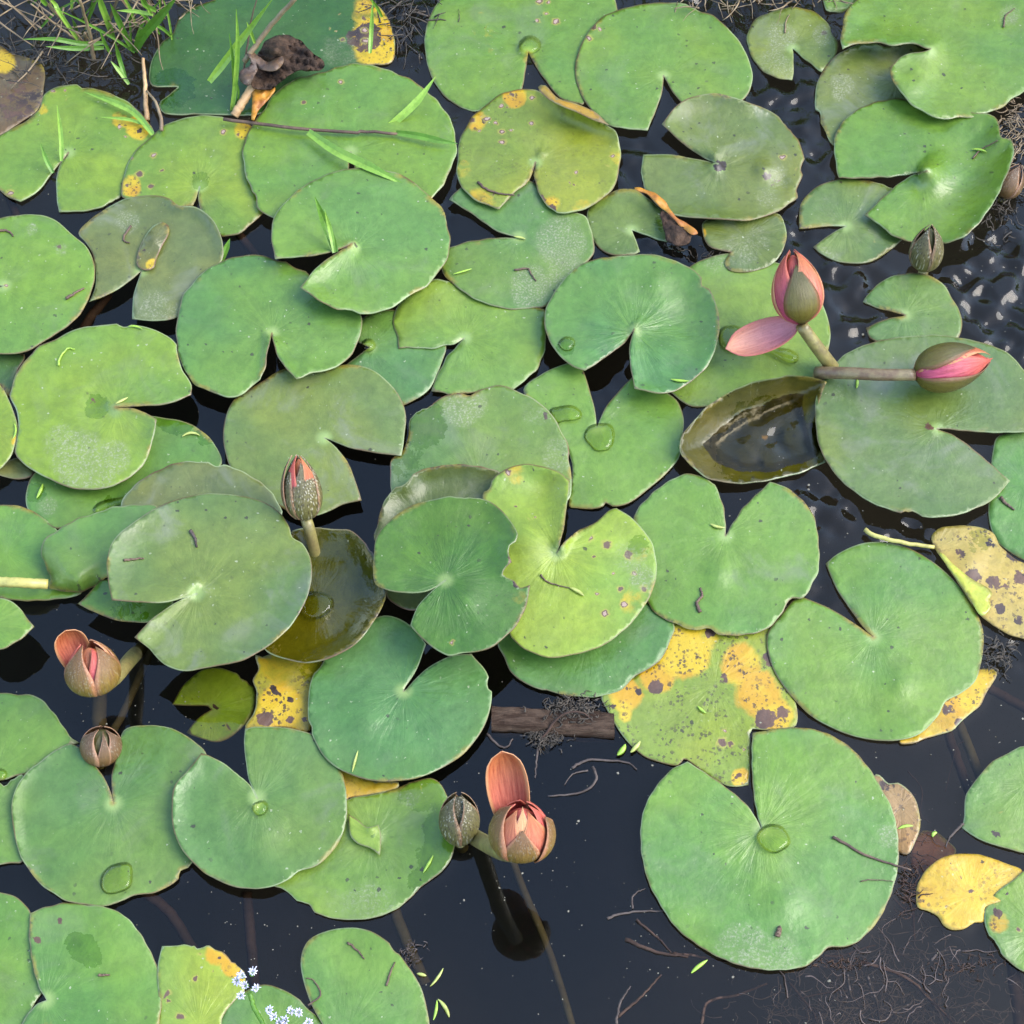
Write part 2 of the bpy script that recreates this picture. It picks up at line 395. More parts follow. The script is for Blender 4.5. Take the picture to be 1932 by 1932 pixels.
STEM = plain('flower_stem', (.20, .17, .05), (.13, .10, .035), 60, .45, bump=.0008)
STEMR = plain('reddish_stem', (.10, .055, .03), (.17, .13, .06), 60, .45, bump=.0008)
STEMY = plain('yellow_stem', (.40, .36, .10), (.32, .27, .07), 40, .4)
GRASS = plain('grass_green', (.15, .32, .035), (.11, .24, .03), 30, .4, trans=.35)
GRASSL = plain('grass_lime', (.29, .46, .07), (.21, .38, .05), 30, .4, trans=.35)
STRAW = plain('straw', (.23, .165, .09), (.13, .085, .045), 30, .6)
TAN = plain('tan_stem', (.45, .28, .13), (.32, .19, .085), 30, .55)
TWIG = plain('twig_brown', (.10, .06, .035), (.055, .03, .02), 60, .7)
ROOT = plain('root_brown', (.060, .036, .026), (.030, .018, .014), 60, .9, spec=.2)
ROOTP = plain('root_pale', (.085, .066, .056), (.045, .034, .03), 60, .9, spec=.2)
BARK = plain('wet_wood', (.028, .015, .009), (.070, .045, .030), 55, .8, (1, 4.5, 4.5), .004, spec=.15)
MOSS = plain('dark_moss', (.06, .045, .03), (.025, .02, .014), 120, .8, bump=.002)
ROT = plain('rotten_leaf', (.016, .009, .006), (.060, .034, .020), 60, .7, bump=.004, spec=.2)
ROTB = plain('brown_curl', (.045, .027, .019), (.105, .06, .032), 70, .5, bump=.002)
ORANGE = plain('orange_leaf', (.48, .22, .02), (.30, .10, .02), 45, .5, trans=.2)
FINEROOT = plain('fine_root', (.12, .09, .078), (.065, .047, .04), 60, .9, spec=.2)
DUST = plain('floating_dust', (.22, .20, .15), (.12, .11, .08), 90, .9, spec=.2)
SLIVER = plain('green_sliver', (.30, .45, .05), (.24, .38, .045), 50, .4, trans=.15)
SLIVER2 = plain('pale_sliver', (.40, .44, .12), (.30, .32, .07), 50, .4, trans=.15)
LILAC = plain('lilac_floret', (.70, .68, .76), (.58, .54, .68), 80, .6, trans=.2)
MUD = plain('pond_mud', (.006, .005, .0035), (.010, .0075, .005), 9, .9)
SUBST = plain('submerged_stem', (.085, .070, .036), (.060, .046, .024), 30, .8, spec=.1)
SUNKEN = plain('sunken_root', (.050, .030, .024), (.032, .020, .016), 30, .8, spec=.1)

def water_material():
    b = NB('pond_water')
    fr = b.n('ShaderNodeFresnel', {'IOR': 1.333})
    gl = b.n('ShaderNodeBsdfGlossy', {'Color': (1, 1, 1), 'Roughness': 0.0})
    tr = b.n('ShaderNodeBsdfTransparent', {'Color': (.74, .70, .58)})
    ms = b.n('ShaderNodeMixShader', {0: fr.outputs[0]}); b.set(ms.inputs[1], tr.outputs[0]); b.set(ms.inputs[2], gl.outputs[0])
    return b.surf(ms.outputs[0])
WATER = water_material()
def drop_material():
    b = NB('water_drop')
    fr = b.n('ShaderNodeFresnel', {'IOR': 1.333})
    gl = b.n('ShaderNodeBsdfGlossy', {'Color': (1, 1, 1), 'Roughness': 0.02})
    tr = b.n('ShaderNodeBsdfTransparent', {'Color': (.97, .99, .66)})
    ms = b.n('ShaderNodeMixShader', {0: fr.outputs[0]}); b.set(ms.inputs[1], tr.outputs[0]); b.set(ms.inputs[2], gl.outputs[0])
    return b.surf(ms.outputs[0])
DROP = drop_material()

# ------------------------------------------------------------------ builders
ZF = {}; FLOATING = []
def blob(P, lst):
    v = np.zeros(len(P))
    for (x, y, r, *s) in lst:
        d = np.hypot(P[:, 0] - x, P[:, 1] - y) / r
        v = np.maximum(v, (s[0] if s else 1.0) * ss(d, 1.3, .6))
    return v
def pad(key, label, A, pts, z, col, name='lily_pad', cat='lily pad', group='lily pads on the pond', notch=True, tilt=(0, 0),
        rim=(), bump=(), dust=(), spot=(), yel=(), brown=(), wet=(), und=.0012, th=.0007, mat=None, step=11.0,
        bloom=.25, heart=None, silt=None, ray=None, yellow=0.0, pepper=0.0, rimc=.75, thin=.14, zfun=None, wob=.5, flt=None, parent=None):
    if step > 7.5 and (spot or yel or brown or wet or dust or rim): step = 7.5
    if 0 < z < .004 and zfun is None and flt is None: z += .0011
    if heart is None: heart = .75 if notch else 0.0
    if silt is None: silt = float(rng.choice([0, 0, .08, .16, .24]))
    if ray is None: ray = rng.uniform(.08, .45)
    loop = loop_smooth(([(A[0], A[1], 1)] if notch else []) + list(pts), wob=wob * rng.uniform(.6, 2.2))
    if name == 'lily_pad': loop = nibble(loop, [A[:2]] + [q[:2] for q in pts if len(q) > 2], int(rng.choice([0, 0, 1, 2, 3])))
    cen = loop.mean(0); A = np.array(A[:2], float)
    R = np.hypot(*(loop - A).T).max()
    ph = rng.uniform(0, 6.28, 4)
    def zf(P):
        P = np.atleast_2d(np.asarray(P, float))
        d = seg_dist(P, loop); d = np.where(inside(P, loop), d, 0)
        if zfun is not None: return zfun(P, d, cen)
        dx, dy = P[:, 0] - A[0], P[:, 1] - A[1]; r = np.hypot(dx, dy) / R; th_ = np.arctan2(-dy, dx)
        thc = np.arctan2(-(P[:, 1] - cen[1]), P[:, 0] - cen[0])
        zz = z + tilt[0] * dx / 100 + tilt[1] * dy / 100
        zz = zz + und * r * r * (np.sin(3*th_ + ph[0]) + .8*np.sin(5*th_ + ph[1]))
        for (a, spread, h, wd) in rim:
            da = np.abs((np.degrees(thc) - a + 180) % 360 - 180)
            k = np.where(da < spread, np.cos(da / spread * np.pi / 2) ** .8, 0)
            zz = zz + h * k * np.clip(1 - d / wd, 0, 1) ** 1.7
        for (bx, by, br, bh) in bump:
            q = np.hypot(P[:, 0] - bx, P[:, 1] - by) / br; zz = zz + bh * np.exp(-q * q * 1.6)
        return zz
    V, F, bd = fill(loop, step)
    d = seg_dist(V, loop); Z = zf(V); V3 = W(V, Z)
    o3 = W1(A[0], A[1], float(zf([A])[0]))
    n = len(V)
    relv = np.c_[V3[:, :2] - o3[:2], d * .00045]
    m1 = np.c_[blob(V, dust), blob(V, spot), blob(V, yel)]; m2 = np.c_[blob(V, brown), blob(V, wet), np.zeros(n)]
    VV, FF, k = sheet3(V3, F, bd, th)
    two = lambda a: ('FLOAT_VECTOR', np.vstack([a, a]))
    o = mk(name, VV, FF, mat or LEAF, parent=parent, origin=o3, flat_from=k, attrs={'rel': two(relv), 'm1': two(m1), 'm2': two(m2)})
    o.color = (col[0] * .98, col[1] * .86, col[2] * .33, 1)
    for a, b in (('bloom', bloom), ('yellow', yellow), ('pepper', pepper), ('rim', rimc), ('thin', thin), ('ray', ray), ('heart', heart), ('silt', silt)): o[a] = float(b)
    if parent is None: tag(o, label, cat, group)
    ZF[key] = zf
    if (flt is None and .0014 < z < .0075) or flt: FLOATING.append(W(loop, zf(loop))[:, :2])
    return o
def stalk(o, A, zt, to, r=.0032, mat=None):
    P = curve([W1(A[0], A[1], zt - .001), W1(A[0] * .7 + to[0] * .3, A[1] * .7 + to[1] * .3, zt * .4 - .02), W1(to[0], to[1], -.27)], 12)
    V, F = tube(P, r, 8); return mk('leaf_stalk', V, F, mat or SUBST, parent=o)
def puddle(label, pts, key, h=.0022, wd=9.0, group='water drops on the pads', name='water_drop'):
    loop = loop_smooth(pts, 4.0)
    V, F, bd = fill(loop, 5.0); d = seg_dist(V, loop)
    base = ZF[key](V) + .0004
    t = np.clip(d / wd, 0, 1); Z = base + 1.5 * h * np.sqrt(np.clip(1 - (1 - t) ** 2, 0, 1))
    V3 = W(V, Z)
    o = mk(name, V3, F, DROP); return tag(o, label, 'water drop', group)
def sliver(label, p0, p1, key=None, z=.0015, wd=.0026, mat=None, name='leaf_sliver', cat='leaf sliver', bend=None, group='fallen green slivers'):
    p0, p1 = np.array(p0, float), np.array(p1, float); n = 9
    if bend is None: bend = rng.uniform(-3.5, 3.5)
    wd = wd * rng.uniform(.75, 1.25); mat = mat or (SLIVER, SLIVER2)[int(rng.random() < .4)]
    t = np.linspace(0, 1, n); dv = p1 - p0; nv = np.array([-dv[1], dv[0]]) / (np.linalg.norm(dv) + 1e-9)
    L = p0 + dv * t[:, None] + nv * (bend * 4 * t * (1 - t))[:, None]
    zz = (ZF[key](L) if key else np.zeros(n)) + z
    C = W(L, zz); V, F = [], []
    prof = np.sin(np.pi * np.clip(t * .96 + .03, 0, 1)) ** .6
    for i in range(n):
        a = C[min(i+1, n-1)] - C[max(i-1, 0)]; s_ = np.cross(a, (0, 0, 1)); s_ /= np.linalg.norm(s_) + 1e-12
        w_ = wd * prof[i]
        V += [C[i] - s_ * w_ / 2, C[i] - s_*w_*.25 + (0, 0, wd * .28 * prof[i]), C[i] + s_*w_*.25 + (0, 0, wd * .28 * prof[i]), C[i] + s_ * w_ / 2]
    for i in range(n - 1):
        for j in range(3):
            q = i * 4 + j; F.append((q, q + 4, q + 5, q + 1))
        F.append((i*4+3, i*4+7, i*4+4, i*4))
    o = mk(name, V, F, mat or SLIVER); return tag(o, label, cat, group)
def stick(label, pts, key=None, z=.001, r=.0009, mat=None, name='twig', cat='twig', group=None, kind=None, parent=None, taper=.5, sides=6, n=18):
    """pts: photo points, with a height as third entry when it has one"""
    P = []
    for q in pts:
        zz = q[2] if len(q) > 2 else (float(ZF[key]([q[:2]])[0]) if key else 0) + z
        P.append(W1(q[0], q[1], zz))
    C = curve(P, n); C = C + rng.normal(0, min(r * .25, .00022), C.shape)
    V, F = tube(C, r * np.linspace(1, taper, n), sides)
    o = mk(name, V, F, mat or TWIG, parent=parent); return o if parent is not None else tag(o, label, cat, group, kind)
def blade(pts, wd, mat, parent=None, name='blade', fold=.22, n=14, base=.7):
    wd = wd * .52
    """grass blade through photo points with heights, width wd in metres, folded along the middle"""
    C = curve([W1(*q) for q in pts], n); V, F = [], []
    t = np.linspace(0, 1, n); prof = (base + (1 - base) * np.sin(np.pi * np.clip(t * 1.6, 0, .5))) * np.clip((1 - t) * 2.6, 0.03, 1) ** .8
    for i in range(n):
        a = C[min(i+1, n-1)] - C[max(i-1, 0)]; a /= np.linalg.norm(a) + 1e-12
        tow = CAM - C[i]; tow /= np.linalg.norm(tow); s_ = np.cross(a, tow); s_ /= np.linalg.norm(s_) + 1e-12
        nn = np.cross(s_, a); h = wd * prof[i] / 2
        V += [C[i] - s_ * h, C[i] - nn * h * fold * 2, C[i] + s_ * h, C[i] - nn * (h * fold * 2 + .0004)]
    for i in range(n - 1):
        for j, k in ((0, 1), (1, 2), (2, 3), (3, 0)):
            F.append((i*4+j, i*4+k, (i+1)*4+k, (i+1)*4+j))
    F += [(0, 3, 2, 1), (4*n-4, 4*n-3, 4*n-2, 4*n-1)]
    return mk(name, V, F, mat, parent=parent, smooth=False)

def prof_bud(s, fat=.40):
    a = .55; b = a * (1 - fat) / fat
    m = fat ** a * (1 - fat) ** b
    return np.clip(s, 0, 1) ** a * np.clip(1 - s, 0, 1) ** b / m
def frame_of(B, Tp):
    a = Tp - B; L = np.linalg.norm(a); a = a / L
    tow = CAM - B; e1 = tow - a * tow.dot(a); e1 /= np.linalg.norm(e1); e2 = np.cross(a, e1)
    return a, L, e1, e2
def petal(parent, name, B, Tp, R, phi, hw, mat, opening=0.0, off=0.0, length=1.0, fat=.40, curl=0.0, th=.0006, tipw=.35, label=None):
    """one petal or sepal lying on the bud's ovoid, phi=0 towards the viewer; opening (deg) swings it outward about its base"""
    a, L, e1, e2 = frame_of(B, Tp); ns, nu = 16, 9
    ph = math.radians(phi); ec = e1 * math.cos(ph) + e2 * math.sin(ph); et = -e1 * math.sin(ph) + e2 * math.cos(ph)
    o_ = math.radians(opening); V, sv = [], []; rr = rng.uniform(0, 20)
    for i in range(ns):
        s = i / (ns - 1) * .985 + .012
        r = R * (1 + off) * prof_bud(min(s * length, .985), fat) + .0006
        wd = math.radians(hw) * max(0, 1 - (max(0, s - tipw) / (1 - tipw)) ** 1.8) ** .8 * (min(1, .45 + s * 3) if length < .97 else 1)
        for j in range(nu):
            u = -1 + 2 * j / (nu - 1); de = u * max(wd, .03)
            rho_c, rho_t, h = r * math.cos(de), r * math.sin(de), s * L * length
            rho_c += curl * R * s * s * (1 - .4 * u * u)
            x = rho_c * math.cos(o_) + h * math.sin(o_); y = -rho_c * math.sin(o_) + h * math.cos(o_)
            V.append(B + ec * x + et * rho_t + a * y); sv.append((s, u, rr))
    V = np.array(V); F = [(i*nu+j, i*nu+j+1, (i+1)*nu+j+1, (i+1)*nu+j) for i in range(ns-1) for j in range(nu-1)]
    # thickness
    N = np.zeros_like(V)
    for f in F:
        nrm = np.cross(V[f[1]] - V[f[0]], V[f[3]] - V[f[0]])
        for q in f: N[q] += nrm
    N /= np.linalg.norm(N, axis=1)[:, None] + 1e-15
    n = len(V); I = V + N * -th if N[n // 2].dot(ec) > 0 else V + N * th
    edge = [(i*nu, (i+1)*nu) for i in range(ns-1)] + [((i+1)*nu+nu-1, i*nu+nu-1) for i in range(ns-1)] + [(j+1, j) for j in range(nu-1)] + [((ns-1)*nu+j, (ns-1)*nu+j+1) for j in range(nu-1)]
    FF = F + [tuple(q + n for q in f[::-1]) for f in F] + [(p, q, q + n, p + n) for p, q in edge]
    o = mk(name, np.vstack([V, I]), FF, mat, parent=parent, attrs={'sv': ('FLOAT_VECTOR', np.vstack([sv, sv]))})
    if label: o['label'] = label
    return o
def core(parent, B, Tp, R, mat, length=.93, fat=.4):
    a, L, e1, e2 = frame_of(B, Tp); V, sv = [], []; ns, nu = 12, 14
    for i in range(ns):
        s = i / (ns - 1) * .98 + .01; r = R * .88 * prof_bud(s, fat)
        for j in range(nu):
            q = 2 * math.pi * j / nu; V.append(B + a * (s * L * length) + (e1 * math.cos(q) + e2 * math.sin(q)) * r); sv.append((s, math.sin(q * 2) * .7, 3.0))
    F = [(i*nu+j, i*nu+(j+1) % nu, (i+1)*nu+(j+1) % nu, (i+1)*nu+j) for i in range(ns-1) for j in range(nu)] + [tuple(range(nu))[::-1], tuple(range((ns-1)*nu, ns*nu))]
    return mk('inner_petals', V, F, mat, parent=parent, attrs={'sv': ('FLOAT_VECTOR', sv)})
def stemtube(parent, pts, r, mat, r2=None, name='stem'):
    C = curve([np.asarray(p, float) for p in pts], 16); V, F = tube(C, np.linspace(r, r2 or r, 16), 12)
    return mk(name, V, F, mat, parent=parent)
# ------------------------------------------------------------------ the pads, from the far edge to the near one
G = (.085, .185, .055); B_ = (.072, .170, .078); Y = (.125, .225, .048); L_ = (.165, .265, .072); K = (.088, .135, .072)
D = (.035, .100, .030); O_ = (.062, .062, .014); TE = (.060, .160, .082)

pad('p73', 'big dark green pad behind the crumpled black leaf and grass, right end yellowed', (505, 112),
    [(282,150),(285,115),(305,80),(327,62),(335,40),(355,18),(395,2),(450,-15),(560,-25),(660,-15),(705,5),(735,40),(746,85),(738,117),(700,122),(640,140),(560,170),(500,212),(440,217),(370,216),(310,213),(300,196),(318,178),(335,164,1),(310,163),(288,162)],
    .002, (.026, .085, .026), notch=False, bloom=.05, yel=[(715,75,55,.9),(700,25,40,.6)], brown=[(690,70,32,.75),(668,75,20,.6)], dust=[(640,95,40,.6),(380,110,30,.4),(380,205,50,.4)], spot=[(660,60,40)], wet=[(330,165,40),(720,50,60,.6)])
pad('p14', 'large round pad at the top centre with a round drop over its stalk', T1('10',1058,285),
    T('10',[(1040,400),(1020,500,1),(900,570),(762,612),(690,590),(600,530),(545,460),(510,380),(490,280),(487,200),(505,120),(540,40),(570,0),(640,-120),(850,-220),(1100,-250),(1350,-180),(1500,-60),(1545,40),(1560,200),(1500,400),(1355,575,1),(1230,535),(1150,440),(1085,340)]),
    .002, G, spot=[(1045,20,40)], yel=[(900,60,60,.25)], bloom=.35)
pad('p15', 'round bright pad right of the top centre, notch pointing down', (1252,143),
    [(1250,170),(1237,210),(1222,246,1),(1180,242),(1150,236),(1112,203),(1092,168),(1085,130),(1092,95),(1110,60),(1140,30),(1190,12),(1240,5),(1300,8),(1340,25),(1375,55),(1400,85),(1417,125),(1420,150),(1412,175),(1400,190),(1350,205),(1305,213,1),(1278,185),(1262,162)],
    .006, (.10,.20,.058), spot=[(1110,60,30,.6)])
pad('p18', 'sliver of a pad cut by the top edge beside the largest top right pad', T1('20',940,-120), T('20',[(845,-60),(845,55),(890,65),(940,70),(1000,20),(1030,-60)]), .002, G, notch=False)
pad('p17', 'small mottled olive pad alone near the top, open notch below its middle', T1('20',660,265),
    T('20',[(668,330),(660,440,1),(590,430),(520,405),(460,350),(430,290),(410,220),(430,140),(480,90),(560,60),(640,40),(740,50),(820,90),(870,150),(905,210),(908,280),(890,320),(860,360),(820,395,1),(760,350),(700,300)]),
    .002, (.115,.165,.058), dust=[(1473,68,28,.8),(1555,65,22,.8),(1460,120,30,.5),(1495,140,20,.5)], bloom=.5, brown=[(1555,60,7,.7)], rimc=.5)
pad('p19', 'grey green pad half hidden under the two big pads at the top right', T1('20',1240,440),
    T('20',[(800,440),(785,520),(795,620),(830,710),(885,795),(950,800),(1100,740),(1250,640),(1400,520),(1420,400),(1400,280),(1290,232),(1190,250),(1100,235),(1000,250),(900,305),(830,380)]),
    .004, K, notch=False, dust=[(1590,160,25,.9),(1582,178,16,.8)], bloom=.8, rim=[(90,60,.006,22)])
pad('p20', 'large bright pad filling the top right corner, pointed lobe toward the left', T1('20',1420,268),
    T('20',[(1300,295),(1190,365,1),(1220,450),(1270,530),(1370,610),(1450,640),(1540,652),(1680,635),(1780,600),(1860,550),(1950,480),(2030,380),(2060,200),(2000,0),(1850,-120),(1500,-180),(1150,-120),(1000,0),(950,80),(930,180),(937,268,1),(1010,244),(1100,233),(1190,250),(1290,236),(1380,258)]),
    .016, (.10,.205,.062), rim=[(215,70,.010,70)], dust=[(1905,30,22,.6)], bump=[(1730,150,40,.006)], thin=.2)
pad('p21', 'bright pad below the top right one, right edge lifted and rolled', T1('20',1400,937),
    T('20',[(1300,955),(1200,970),(1080,980),(915,975,1),(900,900),(888,820),(890,760),(920,690),(980,630),(1060,580),(1150,550),(1240,540),(1330,560),(1500,600),(1680,620),(1770,640),(1800,700),(1812,755),(1860,765),(1880,810),(1860,900),(1820,1000),(1780,1090),(1720,1180),(1650,1260),(1600,1300),(1500,1335),(1400,1330),(1300,1325),(1220,1295),(1160,1255),(1140,1235),(1055,1180,1),(1130,1110),(1240,1010),(1330,955)]),
    .010, (.095,.205,.055), rim=[(-15,75,.022,70)], thin=.2)
pad('p22', 'small grey green pad with an open left notch below the rolled pad', T1('20',952,1242),
    T('20',[(850,1245),(700,1253,1),(698,1180),(705,1120),(740,1070),(800,1020),(880,990),(960,980),(1080,990),(1180,1015),(1250,1040),(1310,1150),(1300,1270),(1240,1340),(1180,1385),(1100,1430),(1000,1447),(920,1440),(850,1410),(800,1380),(775,1355,1),(850,1300),(910,1262)]),
    .002, (.092,.155,.070), dust=[(1555,490,30,.5),(1560,400,30,.3)], bloom=.6, spot=[(1660,455,14,.6)])
pad('p16', 'olive green oval pad with a brown stalk scar and torn mossy right side', (1355,309),
    [(1330,298),(1300,280),(1268,252),(1249,234,1),(1275,200),(1305,183),(1345,176),(1380,182),(1403,190),(1445,205),(1480,230),(1505,262),(1518,300),(1515,330),(1502,360),(1505,372),(1488,385),(1470,398),(1430,412),(1400,416),(1350,413),(1300,410),(1262,402),(1232,378),(1212,352),(1209,325),(1214,292,1),(1260,291),(1310,299)],
    .006, (.105,.145,.060), bloom=.7, rim=[(100,60,.012,45),(265,60,.008,40)], brown=[(1358,312,14,.85),(1448,332,9,.9),(1462,345,10,.6)], dust=[(1470,335,26,.5),(1450,372,25,.4)], bump=[(1440,318,22,.006),(1475,345,18,-.004)], spot=[(1480,310,30,.6)])
P12 = pad('p12', 'yellow green spotted pad, far edge folded over, near edge nibbled brown', T1('10',1097,892),
    T('10',[(1085,940),(1060,990),(1000,1040),(950,1090),(895,1150,1),(800,1112),(745,1080),(690,1030),(665,950),(670,850),(680,760),(720,690),(760,630),(830,570),(920,510),(1020,490),(1100,492),(1160,525),(1240,560),(1330,600),(1420,648),(1490,690),(1540,720),(1560,800),(1560,900),(1540,1000),(1500,1060),(1430,1110),(1370,1150),(1290,1165),(1215,1168,1),(1160,1130),(1110,1050),(1090,960)]),
    .010, (.150,.215,.050), spot=[(985,215,45),(960,235,40),(1095,330,26),(1155,297,20),(905,228,22)], yel=[(970,182,24,.95),(900,228,22,.7),(875,320,20,.5),(910,380,35,.55),(1040,385,20,.6),(1165,295,22,.4),(1100,395,25,.45),(1150,230,30,.35)], brown=[(962,178,7,.8),(912,228,7,.8),(1020,375,9,.8),(1040,395,11,.8),(930,362,10,.55),(975,370,8,.7),(958,383,7,.6)], rim=[(48,42,.020,34)], pepper=.3, bloom=.1, thin=.2)
pad('p12f', None, T1('10',1400,620), T('10',[(1112,478),(1150,470),(1225,540),(1330,570),(1420,615),(1500,687,1),(1440,668),(1340,625),(1240,580),(1160,540)]), .033, (.26,.17,.03), name='folded_edge', notch=False, yellow=.22, step=7, und=0, flt=False, parent=P12)
pad('p11', 'bluish pad under the spotted one, right half grey with silt', T1('10',1003,1302),
    T('10',[(900,1275),(780,1195),(690,1140),(622,1095,1),(650,1060),(690,1030),(800,960),(950,960),(1080,1000),(1250,1140),(1370,1190),(1400,1260),(1420,1340),(1415,1400),(1340,1480),(1240,1600),(1160,1685),(1080,1690),(980,1697),(850,1675),(740,1630),(650,1560),(590,1500),(572,1440),(560,1378,1),(640,1352),(740,1324),(860,1306)]),
    .006, (.080,.170,.070), dust=[(1060,455,55,.85),(1000,540,45,.95),(1070,520,45,.8),(1100,420,30,.5)], bloom=.5)
pad('p23', 'small dark grey pad left of the curled orange leaf', T1('10',1627,1264),
    T('10',[(1650,1330),(1670,1380,1),(1640,1395),(1560,1405),(1480,1385),(1410,1310),(1380,1230),(1380,1170),(1410,1110),(1480,1070),(1560,1040),(1640,1040),(1720,1090),(1800,1170),(1830,1220),(1820,1330,1),(1760,1312),(1690,1285)]),
    .002, (.072,.135,.060), bloom=.6, wet=[(1250,420,20,.6)])
pad('p24', 'dark silted pad just behind the tall pink bud', T1('20',400,1300),
    T('20',[(170,1215),(170,1280),(200,1350),(260,1372),(322,1385,1),(285,1440),(310,1480),(400,1495),(480,1480),(560,1440),(600,1390),(630,1300),(620,1230),(590,1180),(540,1170),(400,1190),(280,1195)]),
    .0045, (.075,.120,.058), notch=False, bloom=.9, dust=[(1400,470,40,.6),(1430,450,30,.6)], yel=[(1318,440,16,.8)])
pad('p29', 'small pad with a wide left notch beside the grey brown bud', T1('20',1277,1730),
    T('20',[(1200,1710),(1120,1690),(1052,1655,1),(1080,1610),(1140,1550),(1220,1510),(1300,1500),(1400,1510),(1480,1550),(1530,1620),(1570,1690),(1590,1760),(1580,1840),(1500,1910),(1300,1930),(1095,1865),(1065,1800,1),(1130,1770),(1200,1747)]),
    .002, (.080,.160,.072), bloom=.4)
pad('p1', 'yellow green pad at the left edge with tattered spotted rim', T1('00',375,838),
    T('00',[(330,900),(308,1000),(312,1090),(322,1165,1),(400,1160),(500,1155),(600,1120),(670,1080),(720,980),(780,880),(845,740),(800,650),(740,590),(690,550),(600,512),(540,490),(480,478),(450,484),(420,465),(340,470),(280,490),(240,520),(225,560),(214,600),(150,660),(90,690),(0,745),(-60,790),(-90,880),(-60,990),(0,1050),(40,1080),(110,1105,1),(190,1065),(250,1000),(300,930)]),
    .002, (.125,.225,.050), spot=[(95,190,30),(250,235,28),(125,165,20),(200,395,20,.7),(15,360,14,.7)], yel=[(262,240,26,.8),(80,205,14,.6),(225,225,18,.6)], brown=[(98,192,6,.7),(263,248,7,.7)], bloom=.1, thin=.18)
pad('p2', 'yellow green pad with dark spots on its left rim, second from the left edge', T1('00',1097,1025),
    T('00',[(1080,1080),(1060,1130,1),(980,1135),(800,1120),(670,1080),(665,1040),(680,960),(710,880),(760,810),(840,740),(900,690),(1000,650),(1100,633),(1200,640),(1300,660),(1380,690),(1450,760),(1500,900),(1500,1050),(1450,1165,1),(1400,1210),(1310,1285),(1220,1297,1),(1150,1230),(1105,1160),(1088,1090)]),
    .006, (.125,.220,.052), spot=[(260,330,38),(430,255,22),(455,335,12),(285,310,30)], yel=[(245,350,24,.75),(465,240,26,.7),(280,320,25,.35)], wet=[(378,342,20,.8)], bloom=.1, thin=.18)
pad('p3', 'large pad crossed by a brown grass stem, upper left', (662,285),
    [(672,330),(700,400,1),(760,395),(810,375),(835,350),(858,300),(860,265),(850,225),(825,190),(790,160),(740,134),(690,121),(640,124),(618,134),(560,148),(520,175),(497,205),(480,230),(463,262),(458,292),(463,330),(475,370),(490,395),(510,408),(560,420),(640,400,1),(655,330)],
    .010, (.090,.195,.055), spot=[(573,203,16,.7),(565,390,10,.6),(645,160,14,.7)], dust=[(850,240,16,.4)], yel=[(470,235,24,.4)])
pad('p5', 'large pad with an upright grass blade at its stalk, left of centre', (664,460),
    [(640,470),(600,481),(519,488,1),(512,450),(516,410),(530,390),(560,360),(600,336),(650,319),(700,318),(745,325),(771,337),(812,371),(836,395),(846,425),(850,452),(843,490),(826,514),(805,540),(771,558),(740,580),(693,592),(650,588),(610,572),(585,555),(566,542,1),(600,502),(630,480)],
    .022, (.085,.190,.068), rim=[(230,50,.008,50)], bloom=.35, tilt=(-.002,.002))
pad('p4', 'grey brown pad with a dry folded strip lying along its middle', T1('00',775,1488),
    T('00',[(735,1610),(725,1750,1),(800,1760),(860,1762),(970,1740),(1030,1660),(1100,1560),(1200,1460),(1225,1400),(1215,1300),(1180,1220),(1120,1160),(1060,1132),(980,1128),(930,1090),(850,1072),(770,1075),(690,1090),(600,1135),(500,1200),(430,1280),(470,1330),(510,1400),(527,1500),(520,1580),(490,1655,1),(560,1630),(650,1585),(720,1535)]),
    .0115, (.098,.130,.072), bloom=1.0, dust=[(240,420,26,.85),(290,585,40,.7),(200,440,30,.4),(330,590,25,.7)], rim=[(35,40,.008,26)])
pad('p6', 'round pad at the left edge with a brown twig on its right rim', T1('00',20,1570),
    T('00',[(-120,1600),(-280,1650,1),(-250,1800),(-150,1900),(0,1942),(140,1930),(200,1900),(300,1840),(370,1790),(440,1720),(482,1650),(515,1560),(522,1480),(500,1400),(460,1340),(400,1290),(360,1250),(290,1200),(200,1180),(100,1180),(0,1195),(-150,1250),(-280,1400),(-290,1560,1),(-120,1560)]),
    .015, (.090,.195,.055), dust=[(60,432,12,.7),(115,470,14,.5)], brown=[(112,468,8,.5)], spot=[(12,545,14,.7)])
pad('p8', 'broad grey green pad behind the bud with a pinkish tip, left centre', (612,826),
    [(665,846),(715,855),(757,860,1),(762,830),(766,790),(760,760),(745,735),(715,705),(680,690),(650,688),(600,700),(540,695),(500,716),(470,735),(443,752),(428,780),(421,810),(424,850),(436,885),(460,910),(500,935),(540,962),(570,972),(600,972),(625,962),(645,952),(682,944,1),(670,905),(655,870),(635,845)],
    .010, (.098,.155,.068), bloom=.75, dust=[(490,765,25,.4)])
pad('p7', 'wide bluish green pad whose notch points straight down, left of centre', (513,628),
    [(508,655),(500,690),(491,716,1),(465,737),(443,750),(405,742),(370,725),(348,700),(335,660),(333,610),(345,560),(370,525),(410,497),(445,484),(480,480),(510,487),(560,500),(610,540),(650,565),(680,592),(678,640),(655,678),(625,695),(590,705),(559,714,1),(535,690),(518,655)],
    .015, (.072,.172,.068), rim=[(300,40,.008,50)], bloom=.3)
pad('p9', 'partly hidden teal pad with a small drop, between two larger pads', (697,655),
    [(675,672),(650,690,1),(680,715),(720,750),(755,765),(790,750),(810,735),(830,690),(842,655),(830,620),(790,595),(740,585),(700,590),(675,610),(676,645,1)],
    .002, (.068,.165,.080), bloom=.3)
